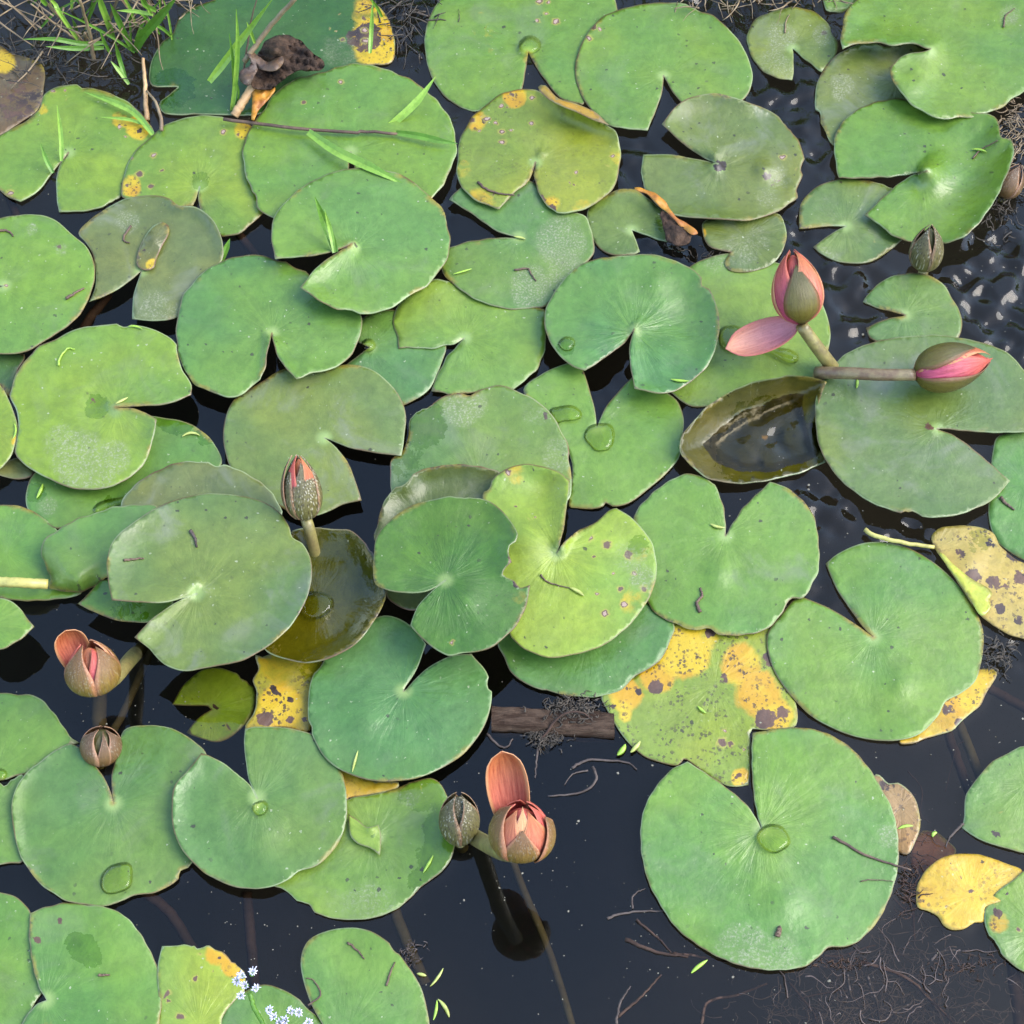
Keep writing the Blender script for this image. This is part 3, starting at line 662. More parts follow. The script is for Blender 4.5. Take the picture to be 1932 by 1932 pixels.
pad('p10', 'light green pad with ragged left tip in the middle of the upper half', (876,638),
    [(850,651),(800,657),(753,656,1),(746,622),(742,600),(752,572),(770,555),(798,539),(820,527),(870,535),(960,560),(1000,575),(1030,588),(1030,630),(1025,670),(1010,700),(985,722),(962,735),(900,740),(850,745),(815,737,1),(830,695),(848,667)],
    .0045, (.115,.215,.058), bloom=.15)
pad('p25', 'light green pad beneath the drooping pink sepal', (1440,640),
    [(1280,520),(1310,497),(1345,483),(1380,478),(1430,490),(1480,500),(1530,540),(1555,580),(1567,630),(1560,670),(1545,705),(1500,735),(1400,755),(1325,768),(1300,765),(1272,745),(1230,700),(1230,600),(1250,550)],
    .002, (.110,.210,.062), notch=False, dust=[(1350,492,25,.5),(1545,720,20,.3)], wet=[(1380,630,18,.8)])
pad('p26', 'bright green pad with a pool in the corner of its notch, centre', (1126,806),
    [(1122,770),(1112,735),(1103,705),(1090,680,1),(1055,690),(1020,707),(988,735),(1010,770),(1060,830),(1080,880),(1073,955),(1085,958),(1120,960),(1138,955),(1143,948),(1155,955),(1185,950),(1220,925),(1255,895),(1280,865),(1287,830),(1290,790),(1280,760),(1260,742),(1225,720),(1192,712,1),(1170,735),(1145,765),(1132,790)],
    .004, (.085,.195,.066), dust=[(1150,780,18,.4)], bloom=.25)
pad('p13', 'ribbed teal pad with the notch pointing down, right of centre', (1197,620),
    [(1180,645),(1150,670),(1103,699,1),(1075,688),(1047,660),(1030,625),(1028,590),(1040,560),(1065,525),(1095,500),(1130,487),(1180,482),(1230,480),(1275,492),(1310,510),(1335,540),(1352,575),(1358,610),(1352,650),(1335,690),(1310,715),(1280,735),(1250,742),(1220,738),(1197,733,1),(1189,690),(1188,650)],
    .018, (.062,.165,.080), rim=[(0,60,.008,45),(280,30,.006,30)], ray=1.0, bump=[(1290,600,45,-.005),(1240,530,30,.004)], wet=[(1068,655,17,.9)], dust=[(1250,535,26,.35)])
pad('p32', 'mottled pad with pale dried film at its top, centre of the photo', T1('11',780,760),
    T('11',[(295,830),(300,740),(312,680),(360,640),(390,560),(402,480),(440,420),(520,370),(600,330),(680,315),(740,325),(780,295),(870,278),(960,290),(1050,320),(1150,400),(1220,480),(1260,570),(1290,680),(1292,780),(1270,900),(1100,1000),(800,1000),(500,950),(340,900)]),
    .008, (.090,.170,.070), notch=False, dust=[(870,770,40,1.0),(895,765,30,.8),(1010,770,40,.6),(1055,855,38,.75),(800,850,30,.4)], wet=[(800,800,48,.95),(765,870,40,.6)], brown=[(1030,785,8,.7),(1070,890,10,.5)], bloom=.5, rimc=1)
pad('p35', 'dark lifted pad with an olive rim behind the raised green pad', (820,1000),
    T('11',[(212,1095),(240,1200),(270,1330),(285,1440),(340,1480),(425,1505),(600,1450),(900,1300),(950,1000),(905,755),(820,725),(720,710),(640,705),(540,715),(440,750),(360,810),(290,870),(245,950),(225,1050)]),
    .012, (.085,.120,.05), notch=False, rim=[(100,80,.014,50)], bloom=.5, rimc=1, thin=.3)
pad('p31', 'broad heart shaped pad below the water filled leaf, notch pointing up', (1369,1010),
    [(1368,980),(1362,945),(1350,914,1),(1320,897),(1290,895),(1250,915),(1215,945),(1197,975),(1205,1020),(1215,1080),(1220,1130),(1240,1160),(1270,1175),(1310,1188),(1335,1185),(1357,1197),(1388,1199),(1420,1195),(1447,1186),(1475,1158),(1495,1128),(1515,1128),(1533,1100),(1545,1075),(1546,1045),(1543,1005),(1533,970),(1520,950),(1500,930),(1475,915),(1453,910,1),(1430,930),(1400,960),(1380,990)],
    .0085, (.080,.185,.062), bloom=.55, dust=[(1520,1070,30,.35)], bump=[(1355,1080,30,.003)])
pad('p30', 'green pad at the right edge below the bud on a stalk', (1935,910),
    [(1885,822),(1872,860),(1868,900),(1865,950),(1868,990),(1885,1025),(1910,1045),(1940,1058),(2000,1050),(2040,950),(2020,850),(1960,815)],
    .002, (.082,.195,.060), notch=False)
pad('p28', 'large grey green pad under the bud lying to the right', (1768,809),
    [(1830,813),(1880,816),(1945,815,1),(1960,770),(1950,720),(1925,690),(1900,665),(1850,645),(1800,635),(1760,632),(1700,635),(1640,648),(1600,665),(1580,680),(1555,715),(1540,750),(1538,790),(1545,840),(1560,870),(1590,910),(1640,945),(1700,968),(1760,976),(1810,970),(1840,960),(1870,945),(1890,925),(1905,907,1),(1875,880),(1840,850),(1800,822)],
    .010, (.092,.150,.072), bloom=.75, brown=[(1752,803,10,.75)], rim=[(250,60,.004,30)], dust=[(1575,740,22,.4)])
pad('p37', 'deep green pad half hidden below the lime spotted pad', (1110,1200),
    [(939,1214),(950,1240),(963,1266),(977,1280),(994,1290),(1029,1304),(1073,1313),(1115,1315),(1150,1309),(1173,1301),(1200,1275),(1245,1247),(1262,1213),(1273,1183),(1250,1150),(1150,1110),(1000,1120),(950,1170)],
    .0055, (.070,.170,.068), notch=False)
pad('p33', 'lime green pad with pinkish ringed spots, notch pointing up', T1('11',1213,1192),
    T('11',[(1232,1130),(1255,1040),(1270,930),(1285,795,1),(1230,750),(1130,715),(1050,702),(960,720),(880,770),(820,840),(805,890),(850,1000),(900,1300),(960,1500),(950,1630),(980,1670),(1040,1720),(1120,1755),(1200,1768),(1330,1745),(1440,1710),(1530,1660),(1600,1600),(1660,1530),(1720,1440),(1755,1350),(1762,1250),(1740,1150),(1700,1080),(1650,1020),(1600,980),(1540,945,1),(1500,960),(1430,1020),(1330,1070),(1250,1135)]),
    .024, (.160,.270,.070), spot=[(1150,1040,45),(1160,1090,50),(1190,1120,40),(985,940,22),(1010,965,20),(960,905,22),(1180,1140,40),(1120,1160,25)], dust=[(1190,1050,40,.6),(1215,1090,30,.8),(1180,1000,25,.4)], yel=[(1200,1140,36,.45),(975,895,24,.5),(1210,1040,30,.35)], wet=[(1205,1030,24,.6)], bump=[(1000,1020,60,.008),(1020,930,40,-.004)], bloom=.05, thin=.2, rim=[(100,40,.01,50)])
pad('p36', 'raised dark green pad with a bitten brown right edge, centre', T1('11',603,1342),
    T('11',[(550,1382),(480,1405),(400,1412),(300,1400),(220,1365),(205,1280),(210,1170),(235,1080),(290,1020),(380,950),(500,905),(620,882),(750,885),(850,910),(920,970),(970,1030),(1000,1090),(985,1130,1),(955,1150),(950,1200),(965,1240,1),(935,1270),(918,1310),(980,1345,1),(1010,1385),(1040,1378),(1068,1365,1),(1060,1420),(1040,1500),(990,1590),(950,1635),(870,1700),(780,1735),(700,1740),(620,1755),(550,1720),(480,1670),(410,1590,1),(440,1500),(500,1425),(560,1372)]),
    .048, (.052,.140,.028), spot=[(825,1055,10,.9),(882,990,10,.8),(848,1200,22,.9),(845,1215,12,.9)], brown=[(968,1060,14,.72),(962,1080,13,.75),(975,1100,10,.75),(972,1040,9,.6),(995,1103,8,.6)], yel=[(965,1045,22,.4),(980,1120,22,.3)], ray=.95, bloom=.05, thin=.26, bump=[(800,1000,60,-.004),(880,1120,50,.004)], rim=[(45,60,.008,40)])
pad('p65', 'big decaying yellow pad with black blotches between four green pads', (1350,1290),
    [(1265,1180),(1240,1245),(1195,1272),(1150,1300),(1134,1314),(1146,1340),(1163,1371),(1190,1406),(1218,1428),(1252,1440),(1280,1444),(1290,1432),(1301,1437),(1335,1462),(1368,1481),(1392,1484),(1412,1481,1),(1416,1440),(1420,1381),(1445,1377),(1474,1375),(1502,1368),(1500,1320),(1470,1250),(1450,1180),(1400,1170),(1330,1170)],
    .002, (.155,.225,.045), notch=False, yel=[(1290,1230,55,.9),(1240,1270,40,.85),(1180,1310,36,.8),(1430,1310,50,.85),(1400,1255,45,.75),(1320,1200,40,.7),(1460,1350,40,.9),(1400,1470,22,.9),(1180,1350,16,.6)], brown=[(1237,1297,15,1.0),(1205,1305,8,.85),(1443,1357,20,1.0),(1340,1195,14,.8),(1458,1240,20,.85),(1475,1345,16,.65),(1365,1280,11,.65),(1393,1463,7,.8),(1158,1332,8,.7)], pepper=1.0, bloom=.05, spot=[(1380,1390,40,.8)], rimc=.8)
pad('p66', 'orange yellow rotting pad edge showing beneath a green pad, right', (1770,1330),
    [(1880,1268),(1862,1305),(1850,1330),(1818,1357),(1797,1378),(1749,1392),(1722,1402),(1697,1400),(1715,1365),(1780,1290),(1850,1262)],
    .0016, (.30,.20,.03), notch=False, yellow=.55, pepper=1.0, brown=[(1808,1362,11,.9),(1790,1340,14,.5)], wet=[(1730,1395,15,.7)])
pad('p34', 'large round pad with a wide notch toward the upper left, right side', (1648,1202),
    [(1630,1185),(1605,1150),(1578,1110),(1558,1063,1),(1580,1045),(1620,1027),(1660,1022),(1710,1032),(1760,1060),(1800,1095),(1835,1140),(1855,1190),(1853,1240),(1840,1285),(1810,1310),(1785,1323),(1770,1350),(1735,1385),(1690,1397),(1640,1395),(1585,1380),(1530,1350),(1490,1310),(1460,1265),(1447,1220),(1450,1190),(1475,1158),(1500,1130),(1517,1127,1),(1560,1145),(1600,1168)],
    .0045, (.090,.195,.064), bloom=.3, bump=[(1700,1290,30,.003)])
pad('p44', 'green pad beneath the yellowish one, a curved green sliver on its right side', (500,700),
    T('01',[(140,880),(150,950),(200,990),(260,1032),(312,1057),(450,1030),(700,980),(900,850),(1150,760),(1218,700),(1205,640),(1150,560),(1060,490),(980,462),(860,445),(700,420),(400,550),(220,720),(165,790)]),
    .006, (.080,.185,.060), notch=False, wet=[(70,930,22,.8),(330,785,40,.85),(395,820,25,.8),(210,950,20,.5)], dust=[(90,955,22,.5)])
pad('p48', 'grey scrap of pad under the yellowish pad at the left edge', T1('01',90,730), T('01',[(-40,740),(90,668),(150,700),(180,760),(100,787),(0,765)]), .002, (.10,.13,.09), notch=False, bloom=1)
pad('p47', 'dark green scrap of pad between two pads at the left edge', T1('01',40,200), T('01',[(-60,80),(60,90),(140,100),(100,180),(65,300),(40,330),(0,270),(-60,260)]), .002, (.05,.115,.045), notch=False)
pad('p46', 'yellow green pad edge cut off at the left border', T1('01',-60,500), T('01',[(0,265),(50,360),(88,450),(95,540),(70,640),(30,700),(0,735),(-120,760),(-240,600),(-220,380),(-100,260)]), .016, (.125,.215,.045), notch=False, spot=[(20,860,20,.6)], yel=[(28,830,12,.5)])
pad('p45', 'yellowish pad with a pale scurfy near edge, left side', T1('01',635,392),
    T('01',[(700,389),(850,380),(960,360),(1050,325,1),(1055,270),(1000,190),(970,70),(970,50),(920,0),(820,-45),(700,-62),(560,-62),(420,-38),(300,22),(200,62),(130,140),(85,220),(62,300),(52,325),(90,420),(100,520),(82,640),(110,680),(180,740),(300,800),(420,838),(520,845),(620,825),(720,770),(790,700),(840,580),(858,460,1),(800,425),(720,396)]),
    .018, (.115,.215,.048), dust=[(150,870,55,.95),(215,865,35,.8),(120,840,40,.6),(185,900,40,.7)], brown=[(175,757,7,.7),(55,870,9,.5)], wet=[(182,768,26,.85)], bump=[(180,768,35,-.004)], rim=[(-15,30,.006,35)], rimc=.9)
pad('p49', 'green pad at the left edge lying under a yellow stalk', (10,1040),
    [(-40,970),(0,953),(40,955),(70,970),(106,997),(150,1050),(155,1115),(110,1130),(50,1133),(10,1130),(-40,1120),(-70,1040)],
    .006, (.090,.200,.055), notch=False, spot=[(20,1072,10,.8)])
pad('p41', 'grey green pad showing as a crescent behind the big foreground left pad', (390,960),
    T('01',[(660,935),(700,860),(780,790),(880,730),(980,695),(1080,690),(1190,700),(1300,730),(1400,780),(1490,860),(1540,940),(1548,985),(1400,1060),(1150,1080),(900,1060),(720,1010)]),
    .022, (.100,.130,.070), notch=False, bloom=.8, rimc=1)
p42 = pad('p42', 'buckled pad with its near edge turned down, joined to the yellow stalk', T1('01',480,1230),
    T('01',[(237,1130),(310,1070),(400,1012),(510,980),(620,940),(720,925),(810,925),(870,945),(860,1050),(720,1250),(600,1320),(500,1385),(440,1405),(330,1400),(258,1390),(275,1340),(250,1270),(230,1200)]),
    .026, (.085,.185,.070), notch=False, bump=[(130,1075,60,.006),(190,1050,60,.003),(150,1100,16,.002),(120,1092,14,-.002),(178,1098,14,-.002)], rim=[(235,60,-.016,34)], bloom=.2)
pad('p43', 'small bright lobe peeping out below the big foreground left pad', (240,1120),
    T('01',[(425,1470,1),(500,1400),(560,1340),(700,1340),(960,1440),(880,1540),(830,1568),(740,1575),(640,1560),(540,1525)]),
    .020, (.095,.205,.042), notch=False, wet=[(250,1150,40,.6)])
pad('p50', 'bright green pad lobe at the left edge above the dark water', (-20,1180),
    T('01',[(-60,1440),(60,1455),(120,1510),(187,1595,1),(120,1660),(0,1720),(-100,1700),(-160,1560)]),
    .030, (.095,.205,.055), notch=False, spot=[(15,1168,12,.8)])
pad('p38', 'teal green pad with a right hand notch, below the raised dark pad', (762,1303),
    [(778,1275),(795,1240),(805,1215,1),(785,1190),(755,1168),(725,1162),(690,1175),(640,1205),(605,1245),(585,1290),(581,1340),(588,1385),(605,1420),(640,1450),(680,1468),(730,1475),(780,1468),(830,1452),(870,1425),(905,1385),(925,1340),(928,1305),(915,1265),(890,1232,1),(850,1238),(810,1258),(785,1280)],
    .012, (.066,.168,.078), ray=.4, bloom=.25, bump=[(690,1360,50,.004)], rim=[(250,60,.004,40)])
pad('p39', 'dished olive brown pad holding a drop, right of the big grey green pad', (600,1130),
    [(545,1010),(553,1001),(590,995),(630,995),(665,1003),(700,1035),(715,1060),(730,1115),(715,1155),(690,1195),(660,1222),(620,1243),(575,1250),(535,1243),(500,1225),(480,1180),(500,1080),(525,1035)],
    .016, (.075,.072,.014), notch=False, rim=[(45,150,.014,60),(-60,70,.006,40)], ray=.1, wet=[(610,1130,150,.95)], thin=.15, bloom=.05, rimc=1)
p40 = pad('p40', 'largest grey green pad in the left half, standing clear of the water', T1('01',1083,1416),
    T('01',[(1000,1440),(900,1462),(780,1465),(615,1450,1),(595,1350),(585,1250),(605,1150),(640,1100),(740,1020),(850,945),(1000,890),(1150,865),(1280,870),(1380,890),(1480,930),(1545,980),(1590,1050),(1607,1105),(1660,1140),(1700,1210),(1712,1300),(1700,1400),(1650,1510),(1570,1620),(1450,1720),(1330,1780),(1200,1810),(1050,1838),(980,1835),(900,1800),(820,1720),(735,1655,1),(830,1560),(950,1472),(1040,1426)]),
    .050, (.088,.150,.072), bloom=.85, rim=[(170,60,.010,70),(320,60,.006,40)], dust=[(368,1020,12,.8),(390,1110,14,.6)])
pad('p51', 'green pad at the left edge beside the round brown bud', (-10,1460),
    T('02',[(-60,110),(0,112),(100,120),(200,135),(260,180),(330,270),(380,350),(435,387,1),(380,410),(300,450),(200,520),(140,558),(40,582),(-60,590),(-160,400)]),
    .002, (.080,.185,.066), notch=False)
pad('p52', 'strip of pad at the left edge behind the heart shaped pad', (-30,1540),
    T('02',[(-60,610),(40,588),(120,560),(160,700),(140,900),(125,1040),(60,1046),(0,1056),(-80,1060)]), .0025, (.072,.165,.070), notch=False)
pad('p53', 'heart shaped pad with an oval drop near its lower edge, bottom left', T1('02',622,722),
    T('02',[(600,640),(560,560),(500,480),(440,420),(380,388,1),(300,430),(220,490),(150,545),(100,610),(72,690),(62,780),(80,900),(110,1000),(160,1090),(230,1170),(300,1220),(360,1255),(480,1275),(590,1285),(680,1250),(730,1225),(850,1210),(950,1160),(1020,1090),(1060,1040),(1110,950),(1160,700),(1150,560),(1130,440),(1080,390),(1000,335),(920,305),(830,288),(740,295),(680,320),(655,380,1),(640,450),(615,560),(612,650)]),
    .006, (.072,.160,.070), bloom=.4, rim=[(190,60,.004,25)])
pad('p55', 'dark sunken pad with a left notch beside the yellow spotted one', T1('02',1160,205),
    T('02',[(1140,187),(1050,185),(945,180,1),(965,140),(1000,80),(1060,20),(1110,-15),(1200,-25),(1280,0),(1350,30),(1400,100),(1395,190),(1370,260),(1300,330),(1240,370),(1180,385),(1120,370),(1050,345),(1025,330,1),(1080,260),(1130,222)]),
    -.0030, (.22,.40,.07), brown=[(407,1335,8,.7),(375,1345,6,.6)], spot=[(410,1385,30,.7)], flt=False, bloom=.1)
pad('p56', 'yellow dying pad with black dots and brown near edge, lower left', (540,1310),
    [(482,1235),(495,1240),(540,1225),(605,1240),(600,1290),(595,1345),(582,1379),(535,1371),(495,1378),(467,1378),(463,1368),(478,1347),(484,1306),(477,1285),(487,1262)],
    .0015, (.24,.22,.035), notch=False, yellow=.35, yel=[(530,1330,40,.6)], brown=[(515,1297,6,1.0),(521,1307,6,1.0),(548,1320,7,1.0),(500,1357,16,.85),(545,1358,9,.7),(575,1358,8,.6),(486,1310,8,.6)], pepper=.8, wet=[(590,1270,30,.6)])
pad('p58', 'yellow triangle of dead pad between two foreground pads', (680,1490),
    T('12',[(-40,480),(20,500),(120,570),(230,600),(345,605),(335,640),(200,670),(72,692),(40,720),(-30,600)]), .0018, (.36,.28,.05), notch=False, yellow=.4, pepper=.5)
pad('p57', 'yellow green pad with a small triangular flap at its middle', T1('12',200,900),
    T('12',[(72,690),(200,672),(330,640),(420,600),(540,585),(610,680),(640,800),(657,930),(625,1040),(560,1110),(470,1180),(410,1240),(330,1300),(200,1350),(0,1355),(-170,1290),(-290,1190),(-360,1160),(-300,1000),(-140,800),(-20,700)]),
    .003, (.125,.225,.060), notch=False, wet=[(800,1490,48,.95),(840,1560,48,.95),(825,1620,42,.95),(800,1665,34,.9)], dust=[(700,1720,70,.6),(770,1500,30,.5),(620,1690,30,.4)], bump=[(703,1575,16,.006)], spot=[(775,1490,25,.6)])
pad('p54', 'round pad with a small drop at its stalk and a dark right half, lower left', T1('02',1412,692),
    T('02',[(1380,630),(1320,570),(1230,500),(1150,460),(1105,445,1),(1020,550),(960,620),(942,720),(945,820),(970,920),(1010,990),(1060,1045),(1120,1100),(1210,1150),(1300,1180),(1400,1190),(1500,1175),(1580,1140),(1640,1095),(1740,1060),(1830,980),(1880,890),(1905,780),(1900,650),(1875,540),(1830,460),(1770,390),(1700,335),(1600,310),(1500,300),(1400,300),(1345,310,1),(1340,400),(1350,500),(1370,600),(1392,652)]),
    .0115, (.078,.165,.072), bloom=.5, rim=[(190,70,.005,40)], bump=[(545,1590,45,-.003)])
pad('p60', 'pad slice in the bottom left corner under the overlapping lobes', (-20,1830),
    T('02',[(-60,1200),(0,1210),(80,1230),(150,1290),(175,1340),(190,1500),(240,1740),(200,1800),(110,1960),(-60,2050),(-200,1600)]), .002, (.085,.190,.060), notch=False, dust=[(20,1740,25,.4)])
pad('p59', 'large pad in the bottom left corner with a dark wet square patch', T1('02',252,1800),
    T('02',[(200,1690),(170,1560),(160,1420),(165,1322,1),(250,1290),(360,1265),(480,1280),(590,1290),(680,1335),(760,1420),(830,1540),(870,1640),(885,1780),(870,1950),(800,2100),(400,2250),(180,2150),(100,1955,1),(190,1830)]),
    .0065, (.082,.190,.062), wet=[(158,1790,30,1.0),(145,1778,22,1.0),(172,1808,22,.9)], brown=[(70,1772,9,.8),(112,1735,7,.7)], yel=[(85,1920,30,.3)])
pad('p61', 'lime pad with a yellow eaten far edge, bottom left', (375,1935),
    T('02',[(865,1620),(890,1505,1),(970,1500),(1050,1488),(1100,1498),(1135,1492),(1180,1525),(1230,1540),(1262,1575),(1300,1590),(1322,1625),(1342,1645),(1345,1740),(1290,1800),(1220,1900),(1200,2050),(900,2080),(870,1800)]),
    .0035, (.165,.255,.065), notch=False, yel=[(410,1800,26,.85),(440,1820,26,.95),(455,1840,14,.95)], brown=[(412,1807,5,.8),(427,1797,7,.75),(447,1822,6,.7),(456,1832,5,.8),(370,1782,5,.6)], spot=[(370,1830,34,.9),(340,1890,34,.9)], bloom=.05)
pad('p62', 'pad under the small lilac flowers at the bottom edge', (520,1960),
    T('02',[(1190,1950),(1215,1860),(1255,1800),(1330,1760),(1450,1715),(1560,1745),(1650,1800),(1720,1870),(1775,1940),(1720,2100),(1300,2120)]), .0015, (.082,.180,.066), notch=False)
pad('p63', 'pad cut by the bottom edge right of the lilac flowers', (655,1945),
    [(567,1825),(570,1797),(585,1772),(620,1755),(664,1750),(700,1757),(735,1780),(765,1815),(790,1855),(803,1890),(810,1940),(790,2000),(700,2020),(640,2000),(612,1940),(590,1900),(575,1860)],
    .0045, (.082,.190,.066), notch=False, yel=[(655,1945,14,.3)])
pad('p64', 'largest pad of all, lower right, with a drop pooled at its stalk', (1437,1565),
    [(1420,1532),(1398,1508),(1364,1481),(1330,1457),(1297,1437,1),(1270,1450),(1240,1480),(1217,1520),(1209,1560),(1210,1610),(1222,1660),(1245,1705),(1275,1750),(1320,1785),(1365,1810),(1410,1825),(1470,1830),(1520,1823),(1545,1805),(1562,1788),(1600,1785),(1625,1772),(1655,1740),(1680,1690),(1694,1640),(1695,1590),(1685,1530),(1665,1490),(1640,1450),(1605,1410),(1570,1388),(1530,1375),(1480,1373),(1420,1383,1),(1418,1430),(1421,1490),(1429,1537)],
    .0065, (.088,.200,.066), dust=[(1400,1790,60,.75),(1470,1800,50,.6),(1680,1575,30,.6),(1590,1540,20,.4),(1290,1680,40,.35),(1365,1730,30,.3)], ray=.6, bloom=.3, bump=[(1480,1700,45,.003)])
pad('p71', 'pad at the right edge above the plain yellow leaf', (1935,1480),
    T('22',[(2000,380),(1932,400),(1850,440),(1760,490),(1690,560),(1640,630),(1612,680),(1605,790),(1588,855,1),(1640,890),(1740,940),(1850,970),(1932,990),(2080,980),(2150,700)]), .002, (.092,.190,.075), notch=False, brown=[(1880,1572,8,.6)], spot=[(1890,1545,16,.7)])
pad('p69', 'plain yellow leaf floating at the lower right with a lighter near half', (1830,1690),
    T('22',[(1340,1230),(1350,1160),(1400,1080),(1480,1020),(1560,1000),(1680,1000),(1780,1030),(1860,1060),(1925,1095),(1900,1200),(1800,1260),(1720,1290),(1712,1368),(1660,1375),(1600,1410),(1540,1415),(1490,1390),(1460,1340),(1400,1310),(1350,1290)]),
    .0018, (.44,.29,.035), name='dead_leaf', cat='dead leaf', group='yellow and brown dead leaves', notch=False, yellow=.45, pepper=.35, brown=[(1832,1683,7,.9),(1815,1655,5,.6)], bloom=0, thin=.1, rimc=.3)
pad('p70', 'pad at the right edge overlapping the plain yellow leaf', (1960,1760),
    T('22',[(1990,1070),(1932,1090),(1880,1140),(1800,1190),(1752,1230),(1718,1290),(1722,1390),(1760,1480),(1830,1570),(1932,1645),(2080,1660),(2150,1400)]), .004, (.110,.210,.058), notch=False, spot=[(1925,1730,34,.9)], yel=[(1885,1740,24,.6),(1880,1700,14,.4)], brown=[(1882,1722,11,.95),(1900,1688,5,.8)])
pad('p72', 'beige spotted dead leaf with a yellow stalk at the right edge', (1765,1040),
    T('21',[(1435,1150),(1425,1100),(1460,1060),(1520,1045),(1600,1040),(1680,1050),(1760,1080),(1800,1150),(1880,1220),(2000,1300),(2050,1500),(1990,1680),(1932,1662),(1850,1640),(1780,1600),(1700,1540),(1640,1460),(1560,1340),(1500,1250)]),
    .0055, (.27,.24,.15), name='dead_leaf', cat='dead leaf', group='yellow and brown dead leaves', notch=False, pepper=1.0, brown=[(1837,1085,15,.85),(1872,1098,16,.75),(1895,1115,16,.6),(1885,1150,13,.75),(1920,1170,10,.6),(1810,1046,14,.6),(1920,1045,20,.7),(1870,1025,12,.5),(1930,1090,20,.6)], wet=[(1850,1020,30,.5)], bloom=0, rimc=.4, bump=[(1830,1060,30,.004)])
dl = bpy.data.objects['dead_leaf.001']
pad('p72b', None, (1820,1110), T('21',[(1472,1190),(1540,1250),(1640,1330),(1740,1390),(1758,1420),(1740,1450),(1750,1490),(1700,1535),(1640,1450),(1560,1330),(1500,1245)]), .0085, (.34,.42,.12), name='green_strip', notch=False, und=0, pepper=.05, bloom=0, step=8, parent=dl, rimc=.2, flt=False)
dl.children[0]['label'] = 'yellow green unrotted strip along the leaf'
st = stick(None, [(1632,1000,.006),(1650,1010,.008),(1700,1023,.009),(1763,1032,.0075)], r=.0022, mat=STEMY, name='leaf_stalk', parent=dl, taper=.8)
pad('p67', 'beige brown sodden leaf along the right rim of the largest pad', (1700,1520),
    T('22',[(1120,560),(1190,610),(1240,605),(1310,660),(1350,740),(1362,850),(1335,930),(1290,1000),(1200,950),(1150,800),(1090,620)]), .0016, (.26,.16,.12), name='dead_leaf', cat='dead leaf', group='yellow and brown dead leaves', notch=False, pepper=.8, brown=[(1680,1480,22,.5),(1735,1530,14,.5)], bloom=0)
pad('p68', 'reddish brown leaf sunk just under water beside the yellow leaf', (1765,1600),
    T('22',[(1300,930),(1380,870),(1450,880),(1520,930),(1560,990),(1480,1060),(1380,1110),(1320,1080)]), -.014, (.15,.055,.035), name='dead_leaf', cat='dead leaf', group='yellow and brown dead leaves', notch=False, flt=False, bloom=0)
pad('p74', 'dark brown sunken leaf at the left edge of the photo', (20,190),
    T('00',[(-80,230),(0,250),(60,290),(160,320),(240,370),(243,480),(212,590),(130,660),(0,745),(-100,780),(-200,500)]), .0018, (.085,.058,.050), name='dead_leaf', cat='dead leaf', group='yellow and brown dead leaves', notch=False, yel=[(5,115,26,.75)], brown=[(40,190,50,.5)], bloom=.3, pepper=.8, rimc=.2)
# parts of pads: the dry strip on the grey brown pad, the flap on the yellow green pad
FOLD = [o for o in bpy.data.objects if o.get('label', '').startswith('grey brown pad with a dry')][0]
c = pad('p4f', None, T1('00',840,1350), T('00',[(755,1460),(752,1420),(770,1350),(800,1290),(840,1240),(890,1218),(925,1240),(925,1280),(890,1350),(860,1420),(845,1470),(800,1485)]), .0145, (.10,.11,.05), name='folded_strip', notch=False, yel=[(288,500,14,.95)], brown=[(278,478,12,.45)], und=0, step=7, parent=FOLD, bloom=.4, rimc=1, bump=[(290,450,18,.004)], flt=False)
FLAP = [o for o in bpy.data.objects if o.get('label', '').startswith('yellow green pad with a small tri')][0]
pad('p57f', None, T1('12',200,900), T('12',[(70,780,1),(120,810),(170,850),(235,838,1),(250,900),(240,1005,1),(190,965),(120,940),(75,890)]), .0085, (.14,.25,.075), name='torn_flap', notch=False, und=0, step=6, parent=FLAP, flt=False, bump=[(700,1565,10,.004)])

# the pad that lies like a boat and lets the pond in
def boat(P, d, cen):
    a = np.degrees(np.arctan2(-(P[:, 1] - 810), P[:, 0] - 1420)) % 360
    h = np.interp(a, [0, 20, 45, 70, 110, 150, 180, 215, 250, 290, 320, 338, 360], [-.004, .008, .026, .034, .033, .027, .020, .012, .008, .006, .004, .001, -.004])
    wd = np.interp(a, [0, 30, 70, 110, 150, 180, 215, 250, 290, 330, 360], [20, 30, 44, 44, 44, 46, 36, 22, 18, 18, 20])
    t = np.clip(d / wd, 0, 1.6)
    z = np.where(t < 1, h * (1 - t ** .8), -.006 * ss(t, 1, 1.6))
    return z + np.where(t < 1, 0, 0)
pad('p27', 'olive leaf curled up like a boat and filled with pond water', (1440,825),
    T('21',[(40,600),(60,540),(130,450),(230,360),(350,290),(480,245),(620,220),(720,220),(800,235),(852,252,1),(815,330),(800,410),(812,560),(852,690,1),(760,730),(600,780),(450,805),(340,810),(220,790),(110,720),(50,650)]),
    .01, (.070,.068,.014), notch=False, wet=[(1450,850,105,.9)], ray=.1, zfun=boat, flt=False, step=8, yel=[(1445,825,7,.7)], bloom=.0, thin=.3, rimc=.9)

# stalks of the pads that stand clear of the water
for lab, A, zt, to in (('raised dark green pad with', (842,1096), .046, (850,1130)), ('largest grey green pad in', (373,1121), .048, (330,1230)), ('lime green pad with pink', (1048,1046), .022, (1040,1060)), ('large pad with an upright', (664,462), .02, (650,480))):
    o = [q for q in bpy.data.objects if q.get('label', '').startswith(lab)][0]
    stalk(o, A, zt, to)
stick(None, [(-30,1096,.020),(30,1099,.026),(90,1102,.020)], r=.0042, mat=STEMY, name='leaf_stalk', parent=p42, taper=1, sides=12)

